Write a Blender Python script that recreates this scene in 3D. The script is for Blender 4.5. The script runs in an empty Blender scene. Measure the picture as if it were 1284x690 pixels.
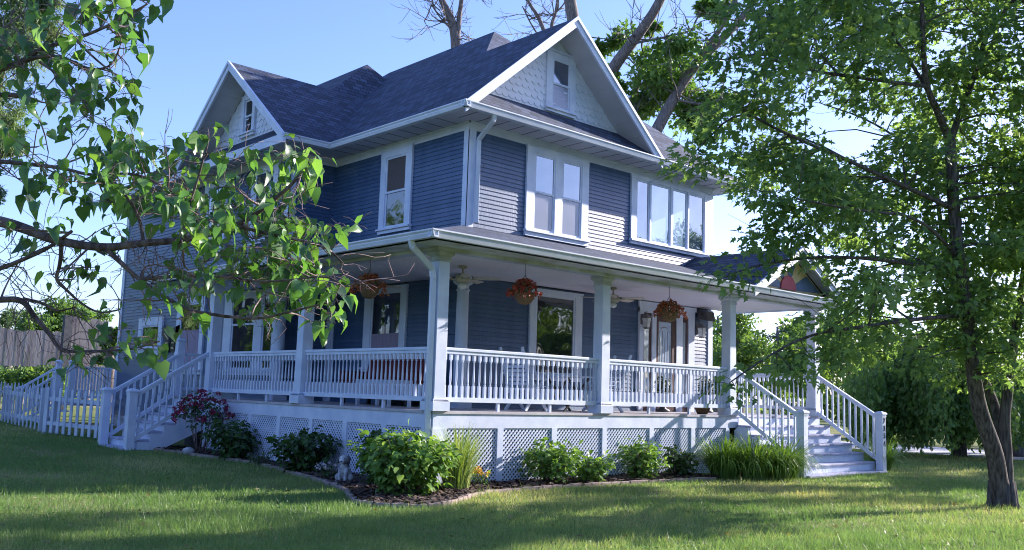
import bpy, math, random
import numpy as np
from mathutils import Vector, Matrix

random.seed(7)
rng = np.random.default_rng(11)
scene = bpy.context.scene
col = scene.collection
PI = math.pi

# ------------------------------------------------------------------ camera pose
CAM_R = np.array([[0.7354, -0.10756, -0.66905], [-0.67692, -0.07129, -0.73259], [0.03111, 0.99164, -0.12524]])
CAM_P = np.array([-8.44868, -10.83677, 1.5246])
CAM_F = 1181.8


def W(u, v, depth):
    """A point seen towards (u, v) of the 1284 x 690 photograph, `depth` metres in front of the camera."""
    d = CAM_R @ np.array([(u - 642.0) / CAM_F, -(v - 345.0) / CAM_F, -1.0])
    return CAM_P + d * depth


def ground(u, v, z):
    d = W(u, v, 1.0) - CAM_P
    return CAM_P + d * ((z - CAM_P[2]) / d[2])


def gz(x, y):
    """Height of the lawn: level by the porch, rising gently to the back left."""
    s = -0.735 * (x + 1.0) + 0.677 * y
    t = max(0.0, min(s, 22.0) - 1.8)
    return 0.16 + 0.026 * t * (t / (t + 0.6))


# ------------------------------------------------------------------ mesh builder
class MB:
    def __init__(self):
        self.v = []
        self.f = []
        self.uv = {}
        self.smooth = set()

    def quad(self, *pts, uv=None, smooth=False):
        b = len(self.v)
        self.v += [tuple(map(float, p)) for p in pts]
        i = len(self.f)
        self.f.append(tuple(range(b, b + len(pts))))
        if uv:
            self.uv[i] = uv
        if smooth:
            self.smooth.add(i)

    def hexa(self, p):
        """8 corners: bottom 0-3 counterclockwise seen from above, top 4-7."""
        b = len(self.v)
        self.v += [tuple(map(float, q)) for q in p]
        for f in ((3, 2, 1, 0), (4, 5, 6, 7), (0, 1, 5, 4), (1, 2, 6, 5), (2, 3, 7, 6), (3, 0, 4, 7)):
            self.f.append(tuple(b + k for k in f))

    def box(self, x0, y0, z0, x1, y1, z1):
        x0, x1 = min(x0, x1), max(x0, x1)
        y0, y1 = min(y0, y1), max(y0, y1)
        z0, z1 = min(z0, z1), max(z0, z1)
        self.hexa([(x0, y0, z0), (x1, y0, z0), (x1, y1, z0), (x0, y1, z0),
                   (x0, y0, z1), (x1, y0, z1), (x1, y1, z1), (x0, y1, z1)])

    def bar(self, a, b, w, h, up=(0, 0, 1)):
        """A straight bar from a to b, w wide sideways and h along `up`."""
        a, b = Vector(a), Vector(b)
        d = (b - a).normalized()
        s = d.cross(Vector(up))
        if s.length < 1e-5:
            s = d.cross(Vector((1, 0, 0)))
        s.normalize()
        u = s.cross(d).normalized()
        s, u = s * (w / 2), u * (h / 2)
        self.hexa([a - s - u, a + s - u, b + s - u, b - s - u, a - s + u, a + s + u, b + s + u, b - s + u])

    def prism(self, poly, axis, lo, hi, uvface=False):
        """Extrude a 2D polygon along an axis ('x': poly is (y,z); 'y': poly is (x,z); 'z': poly is (x,y))."""
        def P(p, t):
            if axis == 'x':
                return (t, p[0], p[1])
            if axis == 'y':
                return (p[0], t, p[1])
            return (p[0], p[1], t)
        b = len(self.v)
        n = len(poly)
        self.v += [P(p, lo) for p in poly] + [P(p, hi) for p in poly]
        self.f.append(tuple(b + k for k in range(n)))
        self.f.append(tuple(b + n + k for k in reversed(range(n))))
        for k in range(n):
            m = (k + 1) % n
            self.f.append((b + k, b + n + k, b + n + m, b + m))

    def tube(self, pts, radii, seg=6, cap=True, smooth=True):
        pts = [Vector(p) for p in pts]
        if not hasattr(radii, '__len__'):
            radii = [radii] * len(pts)
        b = len(self.v)
        prev = None
        for i, p in enumerate(pts):
            if i == 0:
                d = pts[1] - pts[0]
            elif i == len(pts) - 1:
                d = pts[-1] - pts[-2]
            else:
                d = pts[i + 1] - pts[i - 1]
            d.normalize()
            if prev is None:
                ref = Vector((0, 0, 1)) if abs(d.z) < 0.9 else Vector((1, 0, 0))
                s = d.cross(ref).normalized()
            else:
                s = (prev - d * prev.dot(d))
                s = s.normalized() if s.length > 1e-6 else d.orthogonal().normalized()
            prev = s
            t = d.cross(s)
            for k in range(seg):
                a = 2 * PI * k / seg
                q = p + (s * math.cos(a) + t * math.sin(a)) * radii[i]
                self.v.append((q.x, q.y, q.z))
        for i in range(len(pts) - 1):
            for k in range(seg):
                m = (k + 1) % seg
                if smooth:
                    self.smooth.add(len(self.f))
                self.f.append((b + i * seg + k, b + i * seg + m, b + (i + 1) * seg + m, b + (i + 1) * seg + k))
        if cap:
            self.f.append(tuple(b + k for k in reversed(range(seg))))
            e = b + (len(pts) - 1) * seg
            self.f.append(tuple(e + k for k in range(seg)))

    def lathe(self, prof, c, seg=12, smooth=True):
        """prof: list of (radius, z) from the bottom up, about the vertical axis through c."""
        self.tube([(c[0], c[1], c[2] + z + i * 1e-6) for i, (r, z) in enumerate(prof)], [max(r, 1e-4) for r, z in prof], seg, True, smooth)

    def sqlathe(self, prof, c):
        """Like lathe with a square section; prof gives (half width, z)."""
        b = len(self.v)
        for r, z in prof:
            self.v += [(c[0] - r, c[1] - r, c[2] + z), (c[0] + r, c[1] - r, c[2] + z),
                       (c[0] + r, c[1] + r, c[2] + z), (c[0] - r, c[1] + r, c[2] + z)]
        for i in range(len(prof) - 1):
            for k in range(4):
                m = (k + 1) % 4
                self.f.append((b + 4 * i + k, b + 4 * i + m, b + 4 * i + 4 + m, b + 4 * i + 4 + k))
        self.f.append((b + 3, b + 2, b + 1, b))
        e = b + 4 * (len(prof) - 1)
        self.f.append((e, e + 1, e + 2, e + 3))

    def ball(self, c, rx, ry, rz, seg=12, rings=7, jit=0.0):
        b = len(self.v)
        for i in range(1, rings):
            th = PI * i / rings
            for k in range(seg):
                a = 2 * PI * k / seg
                j = 1 + random.uniform(-jit, jit)
                self.v.append((c[0] + rx * math.sin(th) * math.cos(a) * j, c[1] + ry * math.sin(th) * math.sin(a) * j, c[2] - rz * math.cos(th) * j))
        self.v += [(c[0], c[1], c[2] - rz), (c[0], c[1], c[2] + rz)]
        s, n = len(self.v) - 2, len(self.v) - 1
        for i in range(rings - 2):
            for k in range(seg):
                m = (k + 1) % seg
                self.smooth.add(len(self.f))
                self.f.append((b + i * seg + k, b + i * seg + m, b + (i + 1) * seg + m, b + (i + 1) * seg + k))
        for k in range(seg):
            m = (k + 1) % seg
            self.smooth.add(len(self.f))
            self.f.append((s, b + m, b + k))
            self.smooth.add(len(self.f))
            e = b + (rings - 2) * seg
            self.f.append((n, e + k, e + m))

    def build(self, name, mat, parent=None, bevel=0.0, off=None):
        base = wloc(parent) if off is None else off
        me = bpy.data.meshes.new(name)
        vs = [(v[0] - base[0], v[1] - base[1], v[2] - base[2]) for v in self.v]
        me.from_pydata(vs, [], self.f)
        if self.uv:
            l = me.uv_layers.new(name='UVMap')
            for pi, uvs in self.uv.items():
                p = me.polygons[pi]
                for li, uvc in zip(p.loop_indices, uvs):
                    l.data[li].uv = uvc
        if self.smooth:
            me.polygons.foreach_set('use_smooth', [i in self.smooth for i in range(len(me.polygons))])
        me.materials.append(mat)
        me.update()
        o = bpy.data.objects.new(name, me)
        col.objects.link(o)
        if parent is not None:
            o.parent = parent
        if bevel:
            m = o.modifiers.new('bevel', 'BEVEL')
            m.width = bevel
            m.segments = 2
            m.limit_method = 'ANGLE'
        return o


def wloc(o):
    p = Vector((0, 0, 0))
    while o is not None:
        p = p + Vector(o.location)
        o = o.parent
    return p


def tag(o, label=None, cat=None, group=None, kind=None):
    if label:
        o['label'] = label
    if cat:
        o['category'] = cat
    if group:
        o['group'] = group
    if kind:
        o['kind'] = kind
    return o


def thing(name, label, cat, loc, group=None):
    o = bpy.data.objects.new(name, None)
    col.objects.link(o)
    o.location = tuple(float(c) for c in loc)
    o.empty_display_size = 0.2
    return tag(o, label, cat, group)


def copy_to(o, loc, parent):
    c = o.copy()
    col.objects.link(c)
    c.parent = parent
    c.location = loc
    return c


# ------------------------------------------------------------------ materials
def new_mat(name):
    m = bpy.data.materials.new(name)
    m.use_nodes = True
    nt = m.node_tree
    return m, nt, nt.nodes['Principled BSDF']


def N(nt, kind, **kw):
    n = nt.nodes.new(kind)
    for k, v in kw.items():
        if k in n.inputs:
            n.inputs[k].default_value = v
        else:
            setattr(n, k, v)
    return n


def ramp(nt, stops):
    r = nt.nodes.new('ShaderNodeValToRGB')
    e = r.color_ramp.elements
    while len(e) < len(stops):
        e.new(0.5)
    for k, (p, c) in enumerate(stops):
        e[k].position = p
        e[k].color = (c[0], c[1], c[2], 1)
    return r


def noisy(name, c0, c1, scale=8.0, rough=0.6, bump=0.0, bscale=60.0, spec=0.5, c2=None, detail=6.0, stretch=(1, 1, 1), lo=0.35, hi=0.65):
    """A surface whose own colour wanders between c0 and c1 (dirt, fading), with a fine bump."""
    m, nt, bs = new_mat(name)
    tc = N(nt, 'ShaderNodeTexCoord')
    mp = N(nt, 'ShaderNodeMapping')
    mp.inputs['Scale'].default_value = stretch
    nt.links.new(tc.outputs['Object'], mp.inputs['Vector'])
    nz = N(nt, 'ShaderNodeTexNoise', Scale=scale, Detail=detail)
    nt.links.new(mp.outputs['Vector'], nz.inputs['Vector'])
    st = [(lo, c0), (hi, c1)] if c2 is None else [(lo, c0), (0.5, c1), (hi, c2)]
    r = ramp(nt, st)
    nt.links.new(nz.outputs['Fac'], r.inputs['Fac'])
    nt.links.new(r.outputs['Color'], bs.inputs['Base Color'])
    bs.inputs['Roughness'].default_value = rough
    bs.inputs['Specular IOR Level'].default_value = spec
    if bump:
        n2 = N(nt, 'ShaderNodeTexNoise', Scale=bscale, Detail=4.0)
        nt.links.new(mp.outputs['Vector'], n2.inputs['Vector'])
        b = N(nt, 'ShaderNodeBump', Strength=bump, Distance=0.01)
        nt.links.new(n2.outputs['Fac'], b.inputs['Height'])
        nt.links.new(b.outputs['Normal'], bs.inputs['Normal'])
    return m


def leaf_mat(name, dark, mid, light, trans=0.35, rough=0.45, spec=0.4, tint=(1.25, 1.2, 0.5)):
    """Leaves: colour by a per-leaf random attribute, some light coming through."""
    m, nt, bs = new_mat(name)
    at = N(nt, 'ShaderNodeAttribute', attribute_name='rnd')
    r = ramp(nt, [(p, [x * 1.5 for x in c]) for p, c in ((0.0, dark), (0.5, mid), (1.0, light))])
    nt.links.new(at.outputs['Fac'], r.inputs['Fac'])
    nt.links.new(r.outputs['Color'], bs.inputs['Base Color'])
    bs.inputs['Roughness'].default_value = rough
    bs.inputs['Specular IOR Level'].default_value = spec
    tr = N(nt, 'ShaderNodeBsdfTranslucent')
    mu = N(nt, 'ShaderNodeMix', data_type='RGBA', blend_type='MULTIPLY')
    mu.inputs[0].default_value = 1.0
    nt.links.new(r.outputs['Color'], mu.inputs[6])
    mu.inputs[7].default_value = (tint[0], tint[1], tint[2], 1)
    nt.links.new(mu.outputs[2], tr.inputs['Color'])
    mx = N(nt, 'ShaderNodeMixShader')
    mx.inputs[0].default_value = trans
    nt.links.new(bs.outputs[0], mx.inputs[1])
    nt.links.new(tr.outputs[0], mx.inputs[2])
    nt.links.new(mx.outputs[0], nt.nodes['Material Output'].inputs['Surface'])
    return m


def shingle_mat(name, base, vary):
    m, nt, bs = new_mat(name)
    uv = N(nt, 'ShaderNodeUVMap')
    br = N(nt, 'ShaderNodeTexBrick', Scale=1.0)
    br.offset = 0.5
    br.inputs['Brick Width'].default_value = 0.24
    br.inputs['Row Height'].default_value = 0.145
    br.inputs['Mortar Size'].default_value = 0.012
    br.inputs['Mortar Smooth'].default_value = 0.2
    br.inputs['Bias'].default_value = -0.1
    br.inputs['Color1'].default_value = (*[c * (1 - vary) for c in base], 1)
    br.inputs['Color2'].default_value = (*[c * (1 + vary) for c in base], 1)
    br.inputs['Mortar'].default_value = (*[c * 0.35 for c in base], 1)
    nt.links.new(uv.outputs['UV'], br.inputs['Vector'])
    nz = N(nt, 'ShaderNodeTexNoise', Scale=22.0, Detail=5.0)
    nt.links.new(uv.outputs['UV'], nz.inputs['Vector'])
    mx = N(nt, 'ShaderNodeMix', data_type='RGBA', blend_type='OVERLAY')
    mx.inputs[0].default_value = 0.55
    nt.links.new(br.outputs['Color'], mx.inputs[6])
    nt.links.new(nz.outputs['Color'], mx.inputs[7])
    hs = N(nt, 'ShaderNodeHueSaturation', Saturation=0.75)
    nt.links.new(mx.outputs[2], hs.inputs['Color'])
    nt.links.new(hs.outputs['Color'], bs.inputs['Base Color'])
    bs.inputs['Roughness'].default_value = 0.9
    bs.inputs['Specular IOR Level'].default_value = 0.3
    # each course steps up towards its lower edge
    sx = N(nt, 'ShaderNodeSeparateXYZ')
    nt.links.new(uv.outputs['UV'], sx.inputs[0])
    dv = N(nt, 'ShaderNodeMath', operation='DIVIDE')
    dv.inputs[1].default_value = 0.145
    nt.links.new(sx.outputs['Y'], dv.inputs[0])
    fr = N(nt, 'ShaderNodeMath', operation='FRACT')
    nt.links.new(dv.outputs[0], fr.inputs[0])
    iv = N(nt, 'ShaderNodeMath', operation='SUBTRACT')
    iv.inputs[0].default_value = 1.0
    nt.links.new(fr.outputs[0], iv.inputs[1])
    ad = N(nt, 'ShaderNodeMath', operation='ADD')
    nt.links.new(iv.outputs[0], ad.inputs[0])
    nt.links.new(br.outputs['Fac'], ad.inputs[1])
    bp = N(nt, 'ShaderNodeBump', Strength=0.6, Distance=0.02)
    nt.links.new(iv.outputs[0], bp.inputs['Height'])
    b2 = N(nt, 'ShaderNodeBump', Strength=0.4, Distance=0.006)
    nt.links.new(nz.outputs['Fac'], b2.inputs['Height'])
    nt.links.new(bp.outputs['Normal'], b2.inputs['Normal'])
    nt.links.new(b2.outputs['Normal'], bs.inputs['Normal'])
    return m


def glass_mat(name, base, gloss, rough=0.02):
    """An opaque window pane: a dark room behind, mirror reflection on top (wavy like old glass)."""
    m, nt, bs = new_mat(name)
    bs.inputs['Base Color'].default_value = (*base, 1)
    bs.inputs['Roughness'].default_value = rough
    bs.inputs['Specular IOR Level'].default_value = 0.6
    gl = N(nt, 'ShaderNodeBsdfGlossy', Roughness=rough)
    gl.inputs['Color'].default_value = (0.9, 0.95, 1, 1)
    tc = N(nt, 'ShaderNodeTexCoord')
    nz = N(nt, 'ShaderNodeTexNoise', Scale=1.6, Detail=1.0)
    nt.links.new(tc.outputs['Object'], nz.inputs['Vector'])
    bp = N(nt, 'ShaderNodeBump', Strength=0.14, Distance=0.1)
    nt.links.new(nz.outputs['Fac'], bp.inputs['Height'])
    nt.links.new(bp.outputs['Normal'], gl.inputs['Normal'])
    mx = N(nt, 'ShaderNodeMixShader')
    mx.inputs[0].default_value = gloss
    nt.links.new(bs.outputs[0], mx.inputs[1])
    nt.links.new(gl.outputs[0], mx.inputs[2])
    nt.links.new(mx.outputs[0], nt.nodes['Material Output'].inputs['Surface'])
    return m


def bark_mat(name, c0, c1, scale=14.0):
    return noisy(name, c0, c1, scale=scale * 2.2, rough=0.95, bump=1.0, bscale=75.0, spec=0.2, stretch=(1, 1, 0.16))


M = {}
M['white'] = noisy('white_paint', (0.55, 0.62, 0.79), (0.68, 0.74, 0.88), scale=3.0, rough=0.5, bump=0.12, bscale=40)
M['white2'] = noisy('old_white_paint', (0.46, 0.53, 0.66), (0.62, 0.68, 0.82), scale=2.2, rough=0.55, bump=0.15, bscale=40)
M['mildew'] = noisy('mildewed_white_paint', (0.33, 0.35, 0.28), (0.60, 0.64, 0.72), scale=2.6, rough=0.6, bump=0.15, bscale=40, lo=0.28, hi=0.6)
M['ceil'] = noisy('ceiling_boards', (0.76, 0.73, 0.86), (0.84, 0.81, 0.92), scale=1.2, rough=0.42, bump=0.1, bscale=20)
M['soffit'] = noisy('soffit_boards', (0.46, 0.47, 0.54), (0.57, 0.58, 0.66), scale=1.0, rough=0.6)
def siding_mat():
    """Painted clapboards: every board a touch different, faded in patches, with butt joints and faint run-down streaks."""
    m, nt, bs = new_mat('blue_grey_siding')
    ge = N(nt, 'ShaderNodeNewGeometry')
    sx = N(nt, 'ShaderNodeSeparateXYZ')
    nt.links.new(ge.outputs['Position'], sx.inputs[0])

    def math_(op, a, b=None):
        n = N(nt, 'ShaderNodeMath', operation=op)
        for k, v in enumerate((a, b)):
            if v is None:
                continue
            if isinstance(v, (int, float)):
                n.inputs[k].default_value = v
            else:
                nt.links.new(v, n.inputs[k])
        return n.outputs[0]
    row = math_('FLOOR', math_('DIVIDE', math_('SUBTRACT', sx.outputs['Z'], 1.2495 - 0.082 * 20), 0.082))
    along = math_('ADD', math_('ADD', sx.outputs['X'], sx.outputs['Y']), math_('MULTIPLY', math_('FRACT', math_('MULTIPLY', row, 0.617)), 3.6))
    seg = math_('DIVIDE', along, 3.6)
    cb = N(nt, 'ShaderNodeCombineXYZ')
    nt.links.new(row, cb.inputs[0])
    nt.links.new(math_('FLOOR', seg), cb.inputs[1])
    wn = N(nt, 'ShaderNodeTexWhiteNoise')
    nt.links.new(cb.outputs[0], wn.inputs['Vector'])
    mp = N(nt, 'ShaderNodeMapping')
    mp.inputs['Scale'].default_value = (3.0, 3.0, 0.5)
    nt.links.new(ge.outputs['Position'], mp.inputs['Vector'])
    nz = N(nt, 'ShaderNodeTexNoise', Scale=1.5, Detail=7.0)
    nt.links.new(mp.outputs['Vector'], nz.inputs['Vector'])
    fac = math_('ADD', math_('MULTIPLY', nz.outputs['Fac'], 0.75), math_('MULTIPLY', wn.outputs['Value'], 0.25))
    r = ramp(nt, [(0.30, (0.038, 0.082, 0.172)), (0.5, (0.050, 0.102, 0.206)), (0.72, (0.072, 0.124, 0.232))])
    nt.links.new(fac, r.inputs['Fac'])
    jt = math_('LESS_THAN', math_('FRACT', seg), 0.0022)
    mx = N(nt, 'ShaderNodeMix', data_type='RGBA', blend_type='MIX')
    nt.links.new(jt, mx.inputs[0])
    nt.links.new(r.outputs['Color'], mx.inputs[6])
    mx.inputs[7].default_value = (0.02, 0.03, 0.05, 1)
    nt.links.new(mx.outputs[2], bs.inputs['Base Color'])
    bs.inputs['Roughness'].default_value = 0.38
    bs.inputs['Specular IOR Level'].default_value = 0.62
    n2 = N(nt, 'ShaderNodeTexNoise', Scale=9.0, Detail=5.0)
    nt.links.new(mp.outputs['Vector'], n2.inputs['Vector'])
    bp = N(nt, 'ShaderNodeBump', Strength=0.25, Distance=0.01)
    nt.links.new(n2.outputs['Fac'], bp.inputs['Height'])
    nt.links.new(bp.outputs['Normal'], bs.inputs['Normal'])
    return m


M['siding'] = siding_mat()
M['core'] = noisy('wall_sheathing', (0.05, 0.05, 0.06), (0.07, 0.07, 0.08), scale=2.0, rough=0.9)
M['shingle'] = shingle_mat('asphalt_shingles', (0.041, 0.067, 0.138), 0.38)
M['scallop'] = noisy('white_scallop_shingles', (0.60, 0.66, 0.78), (0.70, 0.75, 0.86), scale=2.0, rough=0.5)
M['sky_glass'] = glass_mat('upper_window_glass', (0.03, 0.05, 0.09), 0.24)
M['drape_glass'] = glass_mat('curtained_window_glass', (0.26, 0.36, 0.52), 0.26)
M['dim_glass'] = glass_mat('dark_window_glass', (0.012, 0.014, 0.018), 0.10)
M['screen'] = glass_mat('insect_screen', (0.13, 0.14, 0.20), 0.08, 0.25)
M['cap'] = noisy('ridge_shingles', (0.045, 0.048, 0.075), (0.075, 0.078, 0.11), scale=9, rough=0.9)
M['joint'] = noisy('soffit_joint_shadow_gap', (0.16, 0.16, 0.19), (0.22, 0.22, 0.25), scale=3, rough=0.9)
M['lace_glass'] = glass_mat('pale_curtain_glass', (0.46, 0.54, 0.66), 0.25, 0.05)
M['blind'] = noisy('brown_woven_blind', (0.055, 0.045, 0.05), (0.13, 0.10, 0.10), scale=26.0, rough=0.7, stretch=(1, 1, 3))
M['curtain'] = noisy('mauve_curtain', (0.26, 0.20, 0.29), (0.36, 0.29, 0.38), scale=10.0, rough=0.8, stretch=(3, 3, 0.3))
M['door'] = noisy('dark_red_brown_door', (0.055, 0.022, 0.024), (0.085, 0.036, 0.036), scale=6, rough=0.4)
M['deck'] = noisy('grey_deck_boards', (0.40, 0.38, 0.42), (0.52, 0.49, 0.53), scale=3.0, rough=0.7, bump=0.2)
M['tread'] = noisy('pale_grey_step_paint', (0.30, 0.31, 0.43), (0.47, 0.48, 0.62), scale=6.0, rough=0.65, bump=0.15)
M['metal_white'] = noisy('white_gutter_metal', (0.58, 0.64, 0.76), (0.68, 0.73, 0.84), scale=2.0, rough=0.32)
M['black'] = noisy('black_metal', (0.012, 0.012, 0.014), (0.025, 0.025, 0.028), scale=8, rough=0.5)
M['char'] = noisy('charcoal_plastic', (0.05, 0.05, 0.055), (0.075, 0.075, 0.08), scale=6, rough=0.55)
M['red_paint'] = noisy('red_ornament_paint', (0.42, 0.04, 0.07), (0.50, 0.06, 0.09), scale=6, rough=0.5)
M['yellow_paint'] = noisy('cream_ornament_paint', (0.60, 0.46, 0.22), (0.68, 0.54, 0.28), scale=6, rough=0.5)
M['blue_paint'] = noisy('blue_ornament_paint', (0.07, 0.13, 0.24), (0.10, 0.17, 0.29), scale=6, rough=0.5)
M['red_cushion'] = noisy('dark_red_cushion', (0.085, 0.012, 0.016), (0.15, 0.022, 0.028), scale=9, rough=0.85)
M['wicker'] = noisy('brown_wicker', (0.10, 0.06, 0.03), (0.24, 0.15, 0.08), scale=40, rough=0.8, bump=0.6, bscale=70)
M['lamp_glass'] = noisy('lantern_glass', (0.62, 0.64, 0.68), (0.8, 0.82, 0.85), scale=12, rough=0.15)
M['pewter'] = noisy('pewter_lantern', (0.16, 0.15, 0.16), (0.24, 0.23, 0.24), scale=10, rough=0.4)
M['fan_cream'] = noisy('cream_fan_blade', (0.56, 0.50, 0.44), (0.66, 0.60, 0.53), scale=5, rough=0.5)
M['fan_body'] = noisy('tarnished_fan_body', (0.30, 0.29, 0.22), (0.44, 0.42, 0.34), scale=14, rough=0.5)
M['stone'] = noisy('weathered_white_stone', (0.24, 0.25, 0.28), (0.58, 0.59, 0.64), scale=9, rough=0.85, bump=0.6, bscale=50)
M['stone_dark'] = noisy('dark_stone_patches', (0.05, 0.055, 0.07), (0.12, 0.13, 0.15), scale=9, rough=0.85, bump=0.6, bscale=50)
M['brick'] = noisy('faded_edging_block', (0.24, 0.175, 0.165), (0.36, 0.28, 0.265), scale=3.2, rough=0.9, bump=0.6, bscale=60)
M['mulch'] = noisy('dark_mulch', (0.022, 0.014, 0.012), (0.075, 0.045, 0.036), scale=38, rough=0.95, bump=1.0, bscale=80)
M['chip'] = noisy('mulch_chip', (0.035, 0.022, 0.018), (0.13, 0.085, 0.07), scale=7, rough=0.95)
M['fence_wood'] = noisy('greyed_fence_board', (0.30, 0.25, 0.26), (0.54, 0.47, 0.48), scale=5, rough=0.9, bump=0.5, bscale=30, stretch=(1, 1, 0.15))
M['post_wood'] = noisy('dark_fence_post', (0.055, 0.06, 0.075), (0.09, 0.095, 0.11), scale=6, rough=0.9)
M['asphalt'] = noisy('pale_worn_road', (0.36, 0.36, 0.40), (0.48, 0.48, 0.52), scale=6, rough=0.9)
M['bark'] = bark_mat('maple_bark', (0.045, 0.038, 0.036), (0.15, 0.13, 0.125))
M['bark_grey'] = bark_mat('grey_tree_bark', (0.11, 0.095, 0.095), (0.25, 0.22, 0.22))
M['bark_cat'] = bark_mat('smooth_branch_bark', (0.060, 0.046, 0.046), (0.19, 0.15, 0.145), scale=9)
M['twig'] = noisy('pale_bare_twig', (0.10, 0.065, 0.07), (0.26, 0.19, 0.20), scale=9, rough=0.8)

# ================================================================== THE HOUSE
G0 = 0.17                       # lawn level by the house
DZ = 1.25                       # porch floor
CZ = 3.60                       # porch ceiling
HX, HY, XR, YB = 2.3, 2.2, 9.78, 14.1     # main block
WX, WY0, WY1 = 1.2, 6.75, 15.8            # left wing
EZ = 6.6                        # main eaves
house = thing('house', 'two-storey blue clapboard house with white wraparound porch and scalloped gables', 'house', (6.0, 6.0, G0))

PL = {'F': lambda u, d, z: (u, HY - d, z), 'L': lambda u, d, z: (HX - d, u, z), 'G': lambda u, d, z: (WX - d, u, z),
      'R': lambda u, d, z: (u, WY0 - d, z), 'E': lambda u, d, z: (XR + d, u, z)}


def fb(mb, pl, u0, u1, d0, d1, z0, z1):
    a, b = PL[pl](u0, d0, z0), PL[pl](u1, d1, z1)
    mb.box(*a, *b)


# --- sheathing behind the boards, foundation
mb = MB()
mb.box(HX + 0.003, HY + 0.003, G0 - 0.3, XR - 0.003, YB, EZ - 0.11)
mb.box(WX + 0.003, WY0 + 0.003, G0 - 0.3, 6.6, WY1, EZ - 0.115)
mb.build('sheathing', M['core'], house)


def siding(pl, u0, u1, z0, z1, expo=0.082):
    m = MB()
    z = z0
    while z < z1 - 1e-4:
        zt = min(z + expo, z1)
        o = random.uniform(-0.0012, 0.0012)
        A, B = PL[pl](u0, 0.017 + o, z), PL[pl](u1, 0.017 + o, z)
        Cc, D = PL[pl](u1, 0.004, zt), PL[pl](u0, 0.004, zt)
        E1, F1 = PL[pl](u0, 0.002, z), PL[pl](u1, 0.002, z)
        m.quad(A, B, Cc, D)
        m.quad(E1, F1, B, A)
        z = zt
    return m.build('siding_wall', M['siding'], house)


siding('F', HX, XR, DZ, CZ)
siding('F', HX, XR, 4.12, 6.34)
siding('L', HY, WY0, DZ, CZ)
siding('L', HY, WY0, 4.12, 6.34)
siding('R', WX, HX, DZ, CZ)
siding('R', WX, HX, 4.12, 6.34)
siding('G', WY0, WY1, DZ - 8 * 0.082, 6.34)
siding('E', HY, YB, DZ - 8 * 0.082, 6.34)
mb = MB()
fb(mb, 'G', WY0 + 0.01, WY1, 0.0, 0.03, G0 - 0.3, G0 + 0.45)
mb.build('foundation', M['stone'], house)
mb = MB()
fb(mb, 'E', HY + 0.01, YB, 0.0, 0.03, G0 - 0.3, G0 + 0.45)
mb.build('foundation', M['stone'], house)

# --- frieze boards under the eaves and corner boards
mb = MB()
fb(mb, 'F', HX - 0.026, XR + 0.026, 0.0, 0.026, 6.33, 6.485)
fb(mb, 'L', HY + 0.003, WY0 - 0.028, 0.0, 0.026, 6.33, 6.485)
fb(mb, 'R', WX - 0.026, HX, 0.0, 0.026, 6.33, 6.485)
fb(mb, 'G', WY0 + 0.003, WY1, 0.0, 0.026, 6.33, 6.485)
fb(mb, 'E', HY + 0.003, YB, 0.0, 0.026, 6.33, 6.485)
# a small crown moulding line
fb(mb, 'F', HX - 0.05, XR + 0.05, 0.026, 0.05, 6.45, 6.484)
fb(mb, 'L', HY - 0.05, WY0 - 0.05, 0.026, 0.05, 6.45, 6.484)
fb(mb, 'G', WY0 - 0.05, WY1, 0.026, 0.05, 6.45, 6.484)
mb.build('frieze_board', M['white'], house)


def corner_board(parts):
    m = MB()
    for a in parts:
        fb(m, *a)
    m.build('corner_board', M['white'], house)


corner_board([('F', HX - 0.03, HX + 0.13, 0.0, 0.03, 4.35, 6.33), ('L', HY - 0.027, HY + 0.13, 0.0, 0.03, 4.35, 6.33)])
corner_board([('F', XR - 0.14, XR + 0.03, 0.0, 0.03, 4.0, 6.33), ('E', HY - 0.027, HY + 0.13, 0.0, 0.03, 4.0, 6.33)])
corner_board([('F', XR - 0.14, XR + 0.03, 0.0, 0.03, DZ, CZ), ('E', HY - 0.027, HY + 0.13, 0.0, 0.03, DZ, CZ)])
corner_board([('G', WY0 - 0.03, WY0 + 0.13, 0.0, 0.03, 4.0, 6.33), ('R', WX - 0.027, WX + 0.13, 0.0, 0.03, 4.0, 6.33)])
corner_board([('G', WY1 - 0.14, WY1 + 0.03, 0.0, 0.03, G0 + 0.4, 6.33)])
corner_board([('L', 6.48, 6.74, 0.0, 0.03, DZ, CZ)])


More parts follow.
